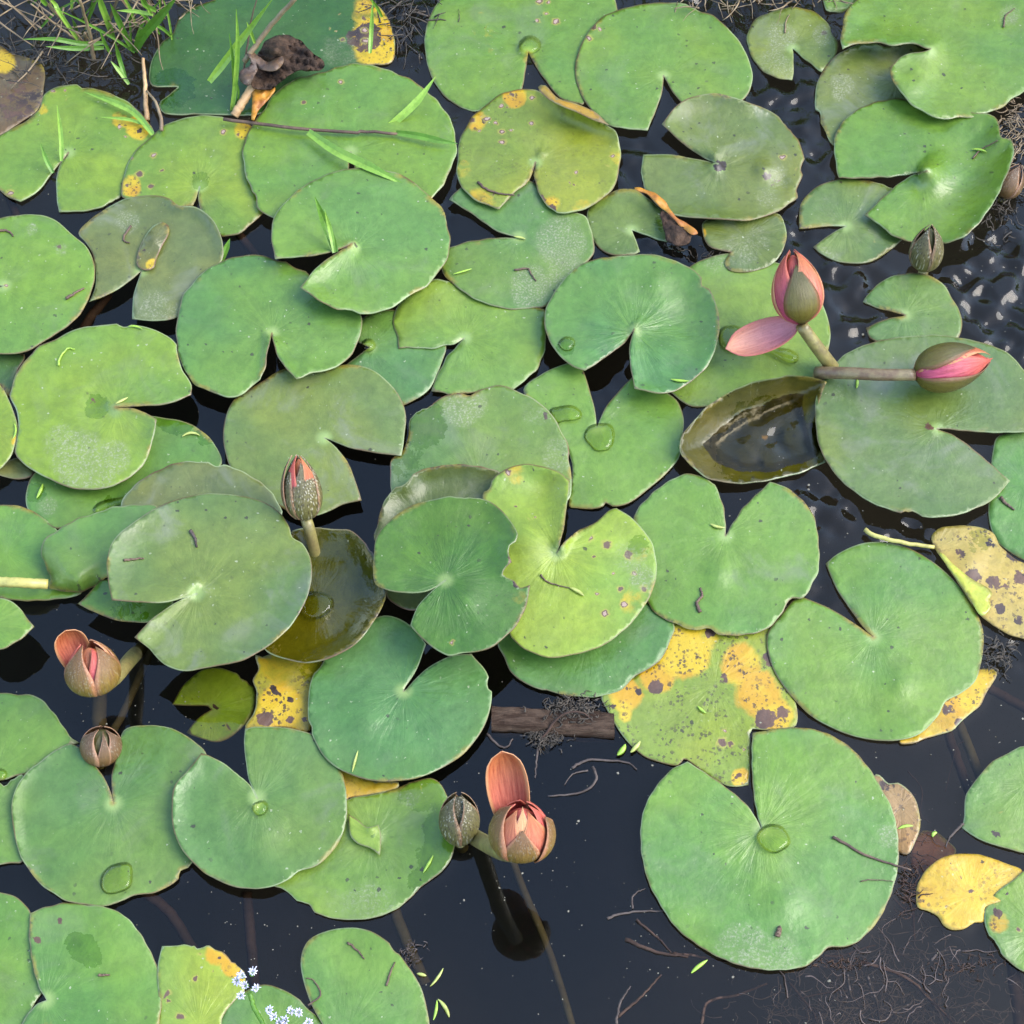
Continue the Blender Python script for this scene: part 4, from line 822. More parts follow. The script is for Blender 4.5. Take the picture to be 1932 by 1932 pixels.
# ------------------------------------------------------------------ flower buds
BG = 'water lily buds and flowers'
def at(x, y, z): return W1(x, y, z)
# tall pink bud with one drooping sepal
Bp, Tp = at(1512,612,.052), at(1494,470,.092)
t = empty('water_lily_bud', at(1568,690,0), 'tall pink bud with one green sepal closed and one pink sepal hanging', 'flower bud', BG)
R = .0205
core(t, Bp, Tp, R, PINK)
for ph, hw, m, off, ln in ((-62,58,PINK,.02,1.0),(75,58,PINK,.0,1.0),(150,55,PINK,.03,.98),(-150,55,SALMON,.03,.98),(40,46,SALMON,.05,.97),(-100,40,SALMON,.06,.93),(110,38,SALMON,.07,.96)):
    petal(t, 'petal', Bp, Tp, R, ph, hw, m, off=off, length=ln)
petal(t, 'sepal', Bp, Tp, R, 8, 44, OLIVE, off=.17, length=.80, tipw=.12, fat=.36)
petal(t, 'sepal', Bp, Tp, R, 172, 44, OLIVE, off=.12, length=.9)
petal(t, 'sepal', at(1508,608,.052), at(1368,657,.036), .0155, 188, 66, BLUSH, fat=.50, tipw=.8, label='blush pink sepal hanging outward')
stemtube(t, [at(1512,614,.053), at(1538,650,.035), at(1572,695,.006), at(1580,705,-.02)], .0055, STEM, .0065)
# bud lying to the right on its stalk
Bp, Tp = at(1724,707,.036), at(1872,674,.040)
t = empty('water_lily_bud', at(1548,703,0), 'olive and pink bud lying sideways over the grey green pad', 'flower bud', BG)
R = .0190
core(t, Bp, Tp, R, PINK)
for ph, hw, m, off, ln in ((20,50,PINK,.02,1.0),(-60,55,SALMON,.02,.98),(100,55,PINK,.02,.98),(180,60,PINK,.02,.98)):
    petal(t, 'petal', Bp, Tp, R, ph, hw, m, off=off, length=ln)
for ph, ln in ((-52,.78),(74,.97),(165,.95)):
    petal(t, 'sepal', Bp, Tp, R, ph, 50, OLIVE, off=.09, length=ln, tipw=.2)
stemtube(t, [at(1540,703,.012), at(1600,704,.026), at(1660,707,.033), at(1727,707,.036)], .0055, STEMR, .0052)
# upright grey brown bud
def closed_bud(label, Bq, Tq, R, mats, stem=None, fat=.38, sep=((0,50),(92,50),(180,50),(-92,50)), offs=(.06,.1), tipw=.35, lens=(1, 1, 1, 1)):
    Bp, Tp = at(*Bq), at(*Tq)
    t = empty('water_lily_bud', Bp * (1, 1, 0), label, 'flower bud', BG)
    core(t, Bp, Tp, R, mats[1], fat=fat)
    for i, (ph, hw) in enumerate(sep):
        petal(t, 'sepal', Bp, Tp, R, ph, hw, mats[0], off=offs[i % 2], fat=fat, tipw=tipw, length=lens[i % 4])
    if stem: stemtube(t, [at(*q) for q in stem], .0046, STEM, .005)
    return t
closed_bud('grey brown bud standing alone in rippled water at the right', (1742,508,.002), (1757,424,.052), .0135, (SPECK, OLIVE), [(1742,512,.004),(1742,520,-.06)], sep=((-25,54),(70,54),(165,54),(-115,54)))
closed_bud('brown bud half hidden behind the rolled pad at the right edge', (1888,372,.002), (1925,310,.03), .012, (BROWN, BROWN), [(1888,374,.002),(1885,380,-.06)])
# bud with a pinkish tip, left
t = closed_bud('speckled olive bud with a pinkish split tip, left centre', (577,980,.046), (562,856,.098), .0138, (SPECK, SALMON), [(577,978,.047),(584,1000,.040),(598,1060,.0),(600,1064,-.05)], sep=((14,58),(100,52),(185,52),(-78,46)), lens=(.90,.97,.97,1.0), tipw=.42)
Bp, Tp = at(577,980,.046), at(562,856,.098)
petal(t, 'petal', Bp, Tp, .0138, -50, 40, PINK, off=.02, length=.99); petal(t, 'petal', Bp, Tp, .0138, 40, 40, SALMON, off=.01, length=.99)
petal(t, 'sepal', Bp, Tp, .0141, -88, 30, BROWN, off=.10, length=1.0, opening=3, label='narrow brown sepal standing off the bud')
# opened bud, left foreground
Bp, Tp = at(182,1306,.052), at(164,1208,.090)
t = empty('water_lily_flower', at(250,1240,0), 'barely opened bud leaning left over dark water, salmon sepal at back', 'flower', BG)
R = .0185
core(t, Bp, Tp, R, SALMON, length=.86)
for ph, hw, m, off, ln in ((20,40,PINK,.0,.92),(-45,40,SALMON,.0,.93),(95,44,CREAM,.02,.95),(150,50,SALMON,.02,.97),(-100,44,PINK,.0,.94)):
    petal(t, 'petal', Bp, Tp, R, ph, hw, m, off=off, length=ln)
for ph, hw, m, op, ln in ((44,47,RUST,2,.93),(-46,47,RUST,2,.97),(120,54,RUST,1,1.0)):
    petal(t, 'sepal', Bp, Tp, R, ph, hw, m, off=.09, length=ln, opening=op, tipw=.42)
petal(t, 'sepal', at(160,1280,.055), at(126,1196,.092), .0135, 180, 66, SALMON, fat=.60, tipw=.85, label='salmon sepal leaning away at the back')
stemtube(t, [at(182,1300,.052), at(215,1280,.042), at(244,1246,.016), at(258,1232,-.01), at(266,1225,-.05)], .0058, STEM, .0062)
# round brown bud at the notch of the heart shaped pad
closed_bud('round brown bud emerging between two pads at the lower left', (190,1440,-.006), (193,1374,.022), .0145, (BROWN, OLIVE), [(190,1440,-.003),(188,1450,-.08)], fat=.47, sep=((60,52),(-60,56),(150,52),(-150,52),(10,20)))
# small speckled bud and the open flower beside it
closed_bud('small speckled grey bud touching the flower over open water', (868,1590,.004), (866,1497,.046), .0138, (SPECK, SPECK), [(868,1588,.004),(872,1598,-.05)], fat=.45, sep=((45,54),(-50,56),(140,52),(-140,52)))
Bp, Tp = at(980,1612,.100), at(986,1512,.142)
t = empty('water_lily_flower', at(902,1582,0), 'opening salmon pink flower standing over open water with a tall back petal', 'flower', BG)
R = .0198
core(t, Bp, Tp, R, PINK, length=.86)
for ph, hw, m, off, ln in ((-34,44,SALMON,.03,.93),(36,46,SALMON,.03,.92),(4,40,CREAM,.0,.97),(80,42,PINK,.0,.96),(130,50,PINK,.02,.97),(-150,50,PINK,.02,.97),(-90,46,PINK,.0,.95)):
    petal(t, 'petal', Bp, Tp, R, ph, hw, m, off=off, length=ln)
petal(t, 'sepal', Bp, Tp, R, 4, 44, RUST, off=.09, length=.74, tipw=.12)
petal(t, 'sepal', Bp, Tp, R, -82, 60, RUST, off=.10, length=.93, opening=1, tipw=.4)
petal(t, 'sepal', Bp, Tp, R, 80, 46, RUST, off=.13, length=.82, opening=5, tipw=.3)
petal(t, 'sepal', at(975,1585,.106), at(948,1424,.158), .0152, 182, 70, SALMON, fat=.58, tipw=.85, label='tall salmon sepal standing up behind the flower')
stemtube(t, [at(976,1612,.101), at(945,1606,.072), at(905,1585,.010), at(893,1578,-.02), at(880,1570,-.10)], .0062, STEM, .0066)

# ------------------------------------------------------------------ water drops and pools
def oval(cx, cy, rx, ry, n=10, j=.06, rot=0.0):
    a = np.arange(n) * 2 * np.pi / n; k = 1 + rng.normal(0, j, n)
    x, y = rx * k * np.cos(a), ry * k * np.sin(a); c, s = math.cos(rot), math.sin(rot)
    return [(cx + u * c - v * s, cy + u * s + v * c) for u, v in zip(x, y)]
puddle('round clear drop over the stalk of the top centre pad', oval(*T1('10',1066,246),21,18,j=.02), 'p14', .005)
puddle('clear drop on the partly hidden teal pad', oval(*T1('11',180,50),14,13,j=.02), 'p9', .004)
puddle('pool in the notch corner of the central bright pad', T('11',[(1370,520),(1400,490),(1450,478),(1510,485),(1532,530),(1520,600),(1490,628),(1430,632),(1395,600),(1365,560)]), 'p26', .0025)
puddle('long pool lying against the scurfy pad edge, centre', T('11',[(1175,405),(1230,385),(1300,380),(1345,410),(1350,445),(1310,465),(1250,470),(1215,480),(1190,440)]), 'p26', .0025)
puddle('drop on the left side of the ribbed teal pad', oval(*T1('11',1270,40),16,14), 'p13', .002)
puddle('pool beneath the hanging pink sepal', [(1356,640),(1362,618),(1385,613),(1405,622),(1430,645),(1470,655),(1495,660),(1508,672),(1500,685),(1480,682),(1455,668),(1425,660),(1390,664),(1366,658)], 'p25', .0028)
puddle('drop pooled at the stalk of the largest pad', T('22',[(465,905),(495,850),(550,832),(610,850),(652,930),(630,965),(570,995),(510,975)]), 'p64', .0035)
puddle('small drop at the stalk of the lower left round pad', oval(*T1('02',1432,745),16,15), 'p54', .003)
puddle('large oval drop near the lower edge of the heart shaped pad', T('02',[(552,1180),(560,1110),(610,1060),(690,1042),(722,1060),(728,1130),(715,1180),(660,1210),(590,1218)]), 'p53', .003, 10)
puddle('drop held in the dished olive brown pad', T('01',[(1655,1470),(1665,1420),(1710,1400),(1790,1410),(1832,1450),(1825,1500),(1770,1545),(1710,1555),(1665,1525)]), 'p39', .005)
puddle('long pool on the rim beneath the crescent pad, left', T('01',[(510,950),(540,915),(600,895),(680,880),(720,860),(690,920),(620,940),(560,965),(520,972)]), 'p44', .002)
puddle('green tinted drop on the pad edge at the left border', oval(*T1('02',5,565),12,13), 'p51', .003)

# ------------------------------------------------------------------ fallen slivers and twigs
def sl(tile, a, b, lab, key=None, **k): sliver(lab, T1(tile, *a), T1(tile, *b), key, **k)
sl('10',(645,1505),(748,1475),'bright sliver on the left lobe of the silted bluish pad','p11')
sl('10',(978,1298),(1042,1312),'stubby sliver at the stalk of the silted bluish pad','p11', wd=.0032)
sl('20',(1645,820),(1728,835),'yellow green sliver near the lifted edge of the rolled pad','p21', wd=.0034)
sl('11',(1840,238),(1938,248),'yellow sliver on the near edge of the ribbed teal pad','p13')
sl('21',(210,1032),(290,1052),'sliver at the notch of the broad heart shaped pad','p31')
sl('21',(1015,232),(1012,288),'short sliver hanging under the stalk of the sideways bud','p28')
sl('11',(1285,1382),(1362,1428),'sliver with a dark thread on the lime spotted pad','p33', wd=.003)
sl('01',(1000,552),(1098,548),'curved sliver lying on the wet edge right of the yellowish pad','p44', bend=-6)
sl('01',(235,812),(200,892),'sliver on the wet left tip below the yellowish pad','p44')
sl('01',(80,482),(68,568),'sliver on the pad cut off by the left border','p46', bend=-4)
sl('01',(635,372),(702,338),'sliver beside the brown middle of the yellowish pad','p45', wd=.003)
sl('12',(90,548),(122,430),'sliver on the near edge of the teal green pad with right notch','p38')
sl('12',(480,1100),(535,1005),'sliver on the wet right rim of the yellow green pad','p57')
sl('12',(518,1725),(590,1625),'long sliver floating on open water near the bottom centre')
sl('12',(445,1655),(497,1668),'sliver at the rim of the bottom edge pad')
sl('12',(535,1910),(555,1800),'left one of two slivers touching tips on water at the bottom')
sl('12',(622,1895),(560,1795),'right one of two slivers touching tips on water at the bottom')
sl('22',(105,1652),(195,1580),'pale sliver on water at the lower left of the largest pad')
sl('12',(1545,455),(1590,395),'blunt pale sliver at the left corner of the decaying yellow pad', z=.003, wd=.004)
sl('12',(1618,440),(1672,378),'bright sliver on the near rim of the decaying yellow pad','p65', wd=.004)
sl('22',(140,185),(188,225),'sliver among the spots of the decaying yellow pad','p65')
sl('00',(705,1792),(782,1808),'sliver at the far edge of the yellowish pad','p45')
sl('22',(1240,860),(1325,845),'sliver caught on the sodden beige leaf', z=.003)
sl('22',(1430,905),(1455,880),'tiny pale sliver above the plain yellow leaf', z=.002)
tw = lambda tile, pts, lab, key, **k: stick(lab, T(tile, pts), key, group='twigs and debris on the pads', **k)
tw('22',[(882,905),(960,945),(1050,1000),(1150,1035),(1245,1065),(1310,1085)],'brown twig poking across the right side of the largest pad','p64', r=.0013)
tw('22',[(1035,1150),(1080,1140),(1150,1142),(1215,1150)],'thin short twig below the brown twig on the largest pad','p64', r=.0005)
tw('10',[(780,1000),(830,1040),(900,1062),(980,1072)],'black strip of debris on the near left of the spotted pad','p12', r=.0014)
tw('10',[(980,1480),(1020,1478),(1055,1475),(1075,1510),(1100,1540)],'hooked black debris on the silted bluish pad','p11', r=.0011)
tw('01',[(680,1232),(740,1225),(790,1222)],'short brown stick on the left of the big grey green pad','p40', r=.0012)
tw('00',[(362,1640),(410,1610),(460,1580)],'twig at the right rim of the round left pad','p6', r=.0016)
tw('21',[(155,1515),(135,1465),(165,1425),(155,1385)],'wriggling brown debris on the broad heart shaped pad','p31', r=.0016)
tw('02',[(540,1664),(602,1662)],'dark splinter beside the wet square patch','p59', r=.0011)
tw('22',[(578,1450),(592,1400)],'dark pellet near the lower edge of the largest pad','p64', r=.0022, taper=.8)
tw('12',[(65,1485),(120,1530),(155,1575)],'brown thread on the bottom edge pad','p63', r=.0009)
tw('12',[(280,1720),(300,1650),(325,1590)],'greenish twig on the bottom edge pad','p63', r=.0009)
tw('00',[(720,1240),(685,1290),(680,1320),(710,1332)],'curled black thread on the grey brown pad','p4', r=.0012)
tw('00',[(0,1265),(45,1268),(75,1295)],'dark curved thread at the far edge of the round left pad','p6', r=.0013)
tw('11',[(1122,1310),(1160,1350),(1220,1370),(1290,1385)],'dark thread leading to the sliver on the lime spotted pad','p33', r=.0008)
tw('21',[(1805,890),(1840,925),(1878,955)],'brown curl of debris on the right edge pad','p30', r=.0017)
tw('20',[(1650,868),(1700,820),(1790,770)],'fine dark twig crossing the rolled pad','p21', r=.0009)
tw('20',[(1820,150),(1830,90),(1880,45)],'thin red brown thread in the top right corner','p20', r=.0009)
tw('02',[(1690,1830),(1760,1770),(1720,1690),(1680,1680)],'looped rusty tendril on the bottom edge pad','p63', r=.0007)
tw('01',[(320,165),(330,120),(370,70),(410,75)],'tiny fern like sprig on the yellowish pad','p45', r=.0011, mat=SLIVER, name='sprig')
tw('20',[(620,180),(625,120),(645,80)],'pale tendril on the small mottled pad','p17', r=.0008, mat=STRAW)
tw('01',[(1045,1070),(1070,1110),(1080,1160)],'pale crumb of debris near the middle of the big grey green pad','p40', r=.0016, mat=ROOTP)

# ------------------------------------------------------------------ dead leaves standing up
def crumple(name, label, cat, pts, z, mat, bumps, seed, amp=.006, step=6, parent=None, group='yellow and brown dead leaves', th=.0012):
    loop = loop_smooth(pts, 5.0, wob=1.2); V, F, bd = fill(loop, step)
    q = np.random.default_rng(seed); Z = np.full(len(V), float(z))
    for (x, y, r, h) in bumps: Z += h * np.exp(-(np.hypot(V[:, 0]-x, V[:, 1]-y)/r)**2 * 1.5)
    for _ in range(14):
        k = q.normal(0, 1, 2); k *= q.uniform(.10, .38) / np.linalg.norm(k); Z += amp * .28 * np.abs(np.sin(V @ k + q.uniform(0, 6)))
    VV, FF, kk = sheet3(W(V, Z), F, bd, th)
    o = mk(name, VV, FF, mat, parent=parent)
    return o if parent is not None else tag(o, label, cat, group)
t = empty('crumpled_leaf', at(540,150,0), 'crumpled black rotting leaf with an orange foot among the grass', 'dead leaf', 'yellow and brown dead leaves')
crumple('rotten_blade', None, None, T('00',[(1380,470),(1385,400),(1400,330),(1430,270),(1470,215),(1560,190),(1640,215),(1700,275),(1760,320),(1785,355),(1760,380),(1690,385),(1620,390),(1560,430),(1500,480),(1440,490)]), .010, ROT, [(520,95,22,.022),(505,140,20,-.010),(585,110,30,.006)], 3, parent=t)
crumple('curled_edge', None, None, T('00',[(1350,290),(1390,280),(1420,310),(1480,340),(1540,300),(1560,330),(1540,370),(1480,392),(1420,370),(1405,345),(1412,380),(1390,430),(1365,470),(1330,455),(1310,420),(1320,390),(1370,360),(1375,320)]), .030, ROTB, [(470,110,10,.008),(520,128,12,.006),(465,150,10,.006)], 5, parent=t, amp=.0025, th=.0006)
crumple('orange_foot', None, None, T('00',[(1360,460),(1420,475),(1510,478),(1480,530),(1420,600),(1395,660),(1378,655),(1385,560),(1385,500)]), .012, ORANGE, [], 8, amp=.003, parent=t)
t = empty('curled_leaf', at(1270,410,0), 'orange edged brown leaf curling down beside the olive oval pad', 'dead leaf', 'yellow and brown dead leaves')
crumple('orange_edge', None, None, [(1197,354),(1215,356),(1235,364),(1254,380),(1270,400),(1286,416),(1304,428),(1318,440),(1308,443),(1294,434),(1276,420),(1262,404),(1246,388),(1224,370),(1204,360)], .014, ORANGE, [(1240,375,14,.004),(1290,430,12,-.003)], 9, amp=.0012, parent=t, th=.0005)
crumple('brown_sheet', None, None, [(1248,396),(1262,404),(1278,420),(1294,432),(1306,444),(1302,456),(1284,463),(1266,459),(1255,445),(1250,420)], .006, ROT, [(1275,440,15,.004)], 10, amp=.003, parent=t)

# ------------------------------------------------------------------ grass, far left
def gt(tile, pts): return [(*T1(tile, q[0], q[1]), q[2]) for q in pts]
t = empty('grass_tuft', at(255,100,0), 'green grass tuft rooted left of the big dark pad', 'grass', 'grass along the bank')
for pts, wd, m in (([(738,285,.0),(790,190,.04),(880,90,.09),(975,-20,.14)],.017,GRASS),([(735,282,.0),(690,200,.03),(640,90,.07),(605,20,.1)],.011,GRASS),([(622,210,.01),(592,120,.05),(555,20,.08),(545,-40,.1)],.012,GRASSL),
    ([(740,290,.0),(640,220,.02),(480,130,.05),(270,30,.10)],.005,GRASS),([(708,462,.004),(660,395,.012),(608,335,.02)],.008,GRASSL),([(690,430,.004),(655,320,.02),(630,225,.05)],.008,GRASS),([(610,300,.01),(575,235,.03),(545,160,.05)],.006,GRASS),([(840,80,.06),(740,62,.06),(640,58,.06)],.007,GRASSL),([(860,60,.05),(800,30,.08),(770,-20,.1)],.009,GRASS),([(480,120,.02),(505,60,.05),(535,-10,.08)],.005,GRASS),([(830,80,.06),(800,20,.08),(790,-20,.1)],.006,GRASSL)):
    blade(gt('00', pts), wd, m, t)
for k in range(20):
    x, y = rng.uniform(60, 340), rng.uniform(5, 85); dx, dy = rng.normal(0, 38), -rng.uniform(25, 90)
    blade([(x, y, .0), (x + dx * .4, y + dy * .55, .03), (x + dx, y + dy, .06)], rng.uniform(.003, .007), (GRASS, GRASSL, GRASS, STRAW)[k % 4], t)
t = empty('grass_tuft', at(170,85,0), 'grass lying level over dark water with straw stalks, top left', 'grass', 'grass along the bank')
for pts, wd, m in (([(572,235,.01),(450,240,.02),(300,215,.03),(125,215,.03)],.009,GRASS),([(572,262,.01),(420,266,.02),(250,255,.03)],.009,GRASS),([(445,245,.01),(330,75,.05),(300,20,.06),(240,-30,.08)],.008,GRASSL),([(260,30,.06),(240,10,.07),(215,-20,.08)],.008,GRASS)):
    blade(gt('00', pts), wd, m, t)
for pts, r in (([(515,330,.0),(490,180,.04),(437,-10,.10)],.0022),([(452,240,.0),(350,120,.03),(230,-10,.07)],.0020),([(430,225,.0),(300,130,.02),(170,20,.05)],.0014),([(460,230,.005),(300,60,.05),(270,-10,.07)],.0012),([(470,250,.0),(465,180,.03),(490,240,.01)],.0016)):
    stick(None, gt('00', pts), r=r, mat=STRAW, name='straw_stalk', parent=t, taper=.6)
t = empty('grass_tuft', at(450,215,0), 'long pale grass blades rooted between pads beside the crumpled leaf', 'grass', 'grass along the bank')
for pts, wd, m in (([(1148,450,.03),(1230,345,.05),(1340,200,.08),(1500,-10,.13)],.014,GRASSL),([(1270,622,.0),(1290,480,.03),(1305,250,.08),(1297,50,.12)],.009,GRASSL),([(1285,560,.0),(1278,330,.06),(1258,180,.09)],.005,GRASS),([(1400,240,.06),(1375,170,.08),(1355,120,.09)],.006,GRASSL),([(1290,600,.0),(1310,520,.02),(1300,440,.04)],.004,GRASS)):
    blade(gt('00', pts), wd, m, t)
stick('straight straw stalk leaning over the big dark pad', gt('00',[(1340,340,.03),(1480,150,.06),(1630,-20,.10)]), r=.0028, mat=STRAW, name='straw_stalk', cat='straw', group='straws among the grass', taper=.8)
stick('thin dark stalk crossing the pale grass blades', gt('00',[(1330,450,.01),(1372,150,.06),(1412,-20,.09)]), r=.0012, mat=TWIG, name='straw_stalk', cat='straw', group='straws among the grass')
stick('thick tan stalk slanting down beside the orange leaf foot', gt('00',[(1285,638,.004),(1330,565,.012),(1390,470,.02)]), r=.0042, mat=TAN, name='old_stalk', cat='stalk', taper=1, sides=10)
stick('rusty straw bent at the right rim of the tattered pad', gt('00',[(808,660,.004),(800,560,.008),(795,440,.012),(785,320,.02)]), r=.0026, mat=TAN, name='straw_stalk', cat='straw', group='straws among the grass', taper=.6)
stick('pale straw hooked over the second left pad', gt('00',[(888,720,.010),(882,640,.014),(850,555,.016),(805,500,.012)]), r=.0020, mat=STRAW, name='straw_stalk', cat='straw', group='straws among the grass')
def lone(label, tile, pts, wd, m, key=None):
    q = [(*T1(tile, a[0], a[1]), a[2] + (float(ZF[key]([T1(tile, a[0], a[1])])[0]) if key else 0)) for a in pts]
    o = blade(q, wd, m, name='loose_grass'); return tag(o, label, 'grass blade', 'single grass blades on the pads')
lone('long lime blade lying over the tattered left pad','00',[(838,735,.006),(740,620,.008),(620,560,.008),(462,505,.006)],.012,GRASSL,'p1')
lone('thin blade lying level over the tattered left pad','00',[(822,692,.004),(700,655,.006),(550,642,.006)],.006,GRASSL,'p1')
lone('upright thin blade rising from the notch of the tattered left pad','00',[(338,885,.002),(334,740,.02),(313,575,.045)],.008,GRASSL,'p1')
lone('short green blade left of the upright one in the notch','00',[(292,950,.002),(255,880,.012),(222,785,.026)],.008,GRASS,'p1')
lone('blade standing at the stalk of the large pad left of centre','00',[(1842,1385,.0),(1795,1250,.02),(1728,1080,.05)],.015,GRASS,'p5')
lone('second thin blade beside the standing one on the large pad','00',[(1835,1385,.0),(1815,1270,.02),(1782,1150,.04)],.008,GRASSL,'p5')
lone('wide lime blade hanging from the brown stem toward the viewer','00',[(1690,722,.010),(1850,830,.012),(2050,925,.014),(2230,1020,.006)],.017,GRASSL,'p3')
lone('blade pointing up right from the brown stem to open water','10',[(270,712,.006),(370,630,.014),(460,540,.022),(548,420,.034)],.014,GRASSL,None)
lone('blade ending the brown stem, lying to the right','10',[(330,728,.006),(450,745,.008),(560,770,.008),(668,788,.006)],.012,GRASS,'p3')
lone('short pale blade over the yellowed end of the big dark pad','10',[(188,292,.006),(195,170,.02),(203,0,.05)],.008,GRASSL,'p73')
lone('narrow blade leaving the top edge beside the yellowed pad end','10',[(255,95,.004),(225,40,.02),(180,-20,.04)],.006,GRASS,None)
lone('small blade in the gap right of the grey brown pad','00',[(1215,1435,.006),(1240,1370,.012),(1262,1310,.02)],.010,GRASS,None)
stick('brown grass stem lying across the large upper left pad', [(*T1('00',1230,655),.013),(*T1('00',1400,676),.014),(*T1('00',1600,702),.016),(*T1('00',1932,728),.0145),(*T1('10',150,722),.0145),(*T1('10',340,735),.014)], r=.0018, mat=TWIG, name='dry_straw', cat='straw', taper=.8)

# ------------------------------------------------------------------ small lilac flowers at the bottom edge
def wildflower(label, stem, heads, cz):
    t = empty('wildflower', W1(*stem[-1]), label, 'flower', 'lilac wildflowers at the bottom edge')
    stick(None, stem, r=.0016, mat=GRASS, name='stem', parent=t, taper=1)
    for (x, y) in heads:
        c = W1(x, y, cz + rng.uniform(-.004, .004)); parts = []
        n = 9; rot = rng.uniform(0, 6); up = (CAM - c) / np.linalg.norm(CAM - c) * .6 + np.array([0, 0, .6]) + rng.normal(0, .25, 3); up /= np.linalg.norm(up)
        e1 = np.cross(up, (1, .2, 0)); e1 /= np.linalg.norm(e1); e2 = np.cross(up, e1)
        for k in range(n):
            a = rot + k * 2 * math.pi / n; dr = e1 * math.cos(a) + e2 * math.sin(a); sd_ = np.cross(up, dr)
            rl = rng.uniform(.0024, .0044); w_ = .0007
            v = [c - sd_ * w_ * .4, c + dr * rl * .6 - sd_ * w_ + up * rl * .55, c + dr * rl + up * rl * .5, c + dr * rl * .6 + sd_ * w_ + up * rl * .55, c + sd_ * w_ * .4, c + dr * rl * .5 + up * rl * .1]
            parts.append((np.array(v), [(0, 1, 2, 3, 4), (4, 3, 2, 5), (5, 2, 1, 0), (0, 4, 5)]))
        for k in range(7):
            a = rng.uniform(0, 6.28); dr = e1 * math.cos(a) + e2 * math.sin(a)
            parts.append(tube(np.array([c, c + (up * 1.0 + dr * .5) * rng.uniform(.003, .006)]), .00022, 4))
        V, F = join(parts); mk('floret', V, F, LILAC, parent=t)
        V, F = tube(np.array([c - up * .004, c - up * .0012, c + up * .0008]), [.0008, .0021, .0013], 8); mk('calyx', V, F, GRASS, parent=t)
wildflower('upper tuft of small fluffy lilac flowers on a green stem', [(*T1('02',1370,1760),.092),(*T1('02',1400,1850),.085),(*T1('02',1470,1980),.07)], T('02',[(1385,1652),(1300,1695),(1347,1722),(1400,1738),(1330,1667),(1320,1778)]), .098)
wildflower('lower cluster of fluffy lilac flowers cut by the bottom edge', [(*T1('02',1560,1930),.085),(*T1('02',1540,1960),.08),(*T1('02',1500,2040),.07)], T('02',[(1480,1858),(1505,1895),(1590,1862),(1640,1870),(1570,1912),(1690,1925),(1530,1930)]), .092)

# ------------------------------------------------------------------ sunken plank with moss
def plank():
    a, b = np.array(T1('12',855,262)), np.array(T1('12',1528,300)); n = 12; V = []
    for i in range(n + 1):
        p = a + (b - a) * i / n; c = W1(p[0], p[1], .002); sk = 0
        for (dy, dz) in ((.011, -.010), (.011, .002), (.0095, .0048), (-.006, .0052), (-.0088, .001), (-.009, -.012)):
            q = c + np.array([0, dy + rng.normal(0, .0004) + sk, dz + rng.normal(0, .0004)]); V.append(q)
    F = [(i*6+j, i*6+(j+1) % 6, (i+1)*6+(j+1) % 6, (i+1)*6+j) for i in range(n) for j in range(6)] + [tuple(range(6))[::-1], tuple(range(n*6, n*6+6))]
    F = [f[::-1] for f in F]
    return mk('old_plank', V, F, BARK, smooth=False)
tag(plank(), 'weathered wooden plank lying half sunk in front of the dark water', 'plank')
def fibres(name, cen, n, spread, length, r, mat, z=(.0, .004), seed=1, kind='stuff', flatness=.3, curl=.55):
    q = np.random.default_rng(seed); parts = []
    for _ in range(n):
        x, y = cen[0] + q.normal(0, spread[0]), cen[1] + q.normal(0, spread[1]); a = q.uniform(0, 6.28); P = []
        zz = q.uniform(*z); L = length * q.uniform(.4, 1.2)
        for k in range(6):
            P.append(W1(x, y, zz)); a += q.normal(0, curl); x += math.cos(a) * L / 6; y += math.sin(a) * L / 6 * .9; zz += q.normal(0, .0012) * flatness
        parts.append(tube(curve(P, 11), r * q.uniform(.5, 1.3) * np.linspace(1, .4, 11), 5))
    V, F = join(parts); o = mk(name, V, F, mat); o['kind'] = kind; return o
MO = fibres('moss', T1('12',1290,205), 300, (26, 12), 22, .0007, MOSS, (.0, .010), 21)
tag(MO, 'dark mossy rubbish gathered behind the sunken plank', 'moss')
tag(fibres('moss', T1('12',1150,345), 260, (15, 10), 22, .0006, MOSS, (-.002, .005), 22), 'dark rootlets hanging at the near side of the plank', 'moss')
stick('bare brown root arching over the plank', [(*T1('12',1110,400),.0),(*T1('12',1180,300),.008),(*T1('12',1250,230),.013),(*T1('12',1340,220),.012),(*T1('12',1420,270),.006)], r=.0012, mat=ROOT, name='root', cat='root')

# roots and debris floating, bottom right
rt = lambda pts, lab, r=.0009, m=ROOT, z=-.001, tile='22': stick(lab, [(*T1(tile, *p), z) for p in pts], r=r, mat=m, name='root', cat='root', group='floating roots')
rt([(1290,540),(1370,640),(1365,780),(1420,830)],'thin rootlet beside the sodden beige leaf',.0006)
rt([(1600,830),(1530,900),(1500,960)],'pale stalk pointing at the reddish sunken leaf',.0011,ROOTP,.002)
rt([(1345,1090),(1330,1230),(1325,1350),(1335,1480)],'straight root running down left of the plain yellow leaf',.0013)
rt([(1210,1240),(1280,1300),(1340,1250),(1420,1330)],'crossed rootlet at the left tip of the plain yellow leaf',.0009)
rt([(1250,1170),(1330,1100),(1400,1060)],'rootlet between the largest pad and the yellow leaf',.0009)
rt([(0,1545),(130,1560),(300,1590)],'reddish root leaving the left rim of the largest pad',.0016)
rt([(830,1555),(920,1560),(1010,1530),(1110,1500)],'root skirting the lower right rim of the largest pad',.0012)
rt([(1040,1590),(1200,1640),(1320,1700),(1400,1780),(1470,1850),(1550,1932)],'long branching root running to the bottom edge',.0018)
rt([(1370,1680),(1410,1790),(1500,1900)],'second root beside the long branching root',.0012)
rt([(1420,1590),(1470,1540),(1560,1530),(1700,1570),(1810,1580)],'pale root arching under the yellow leaf',.0012,ROOTP)
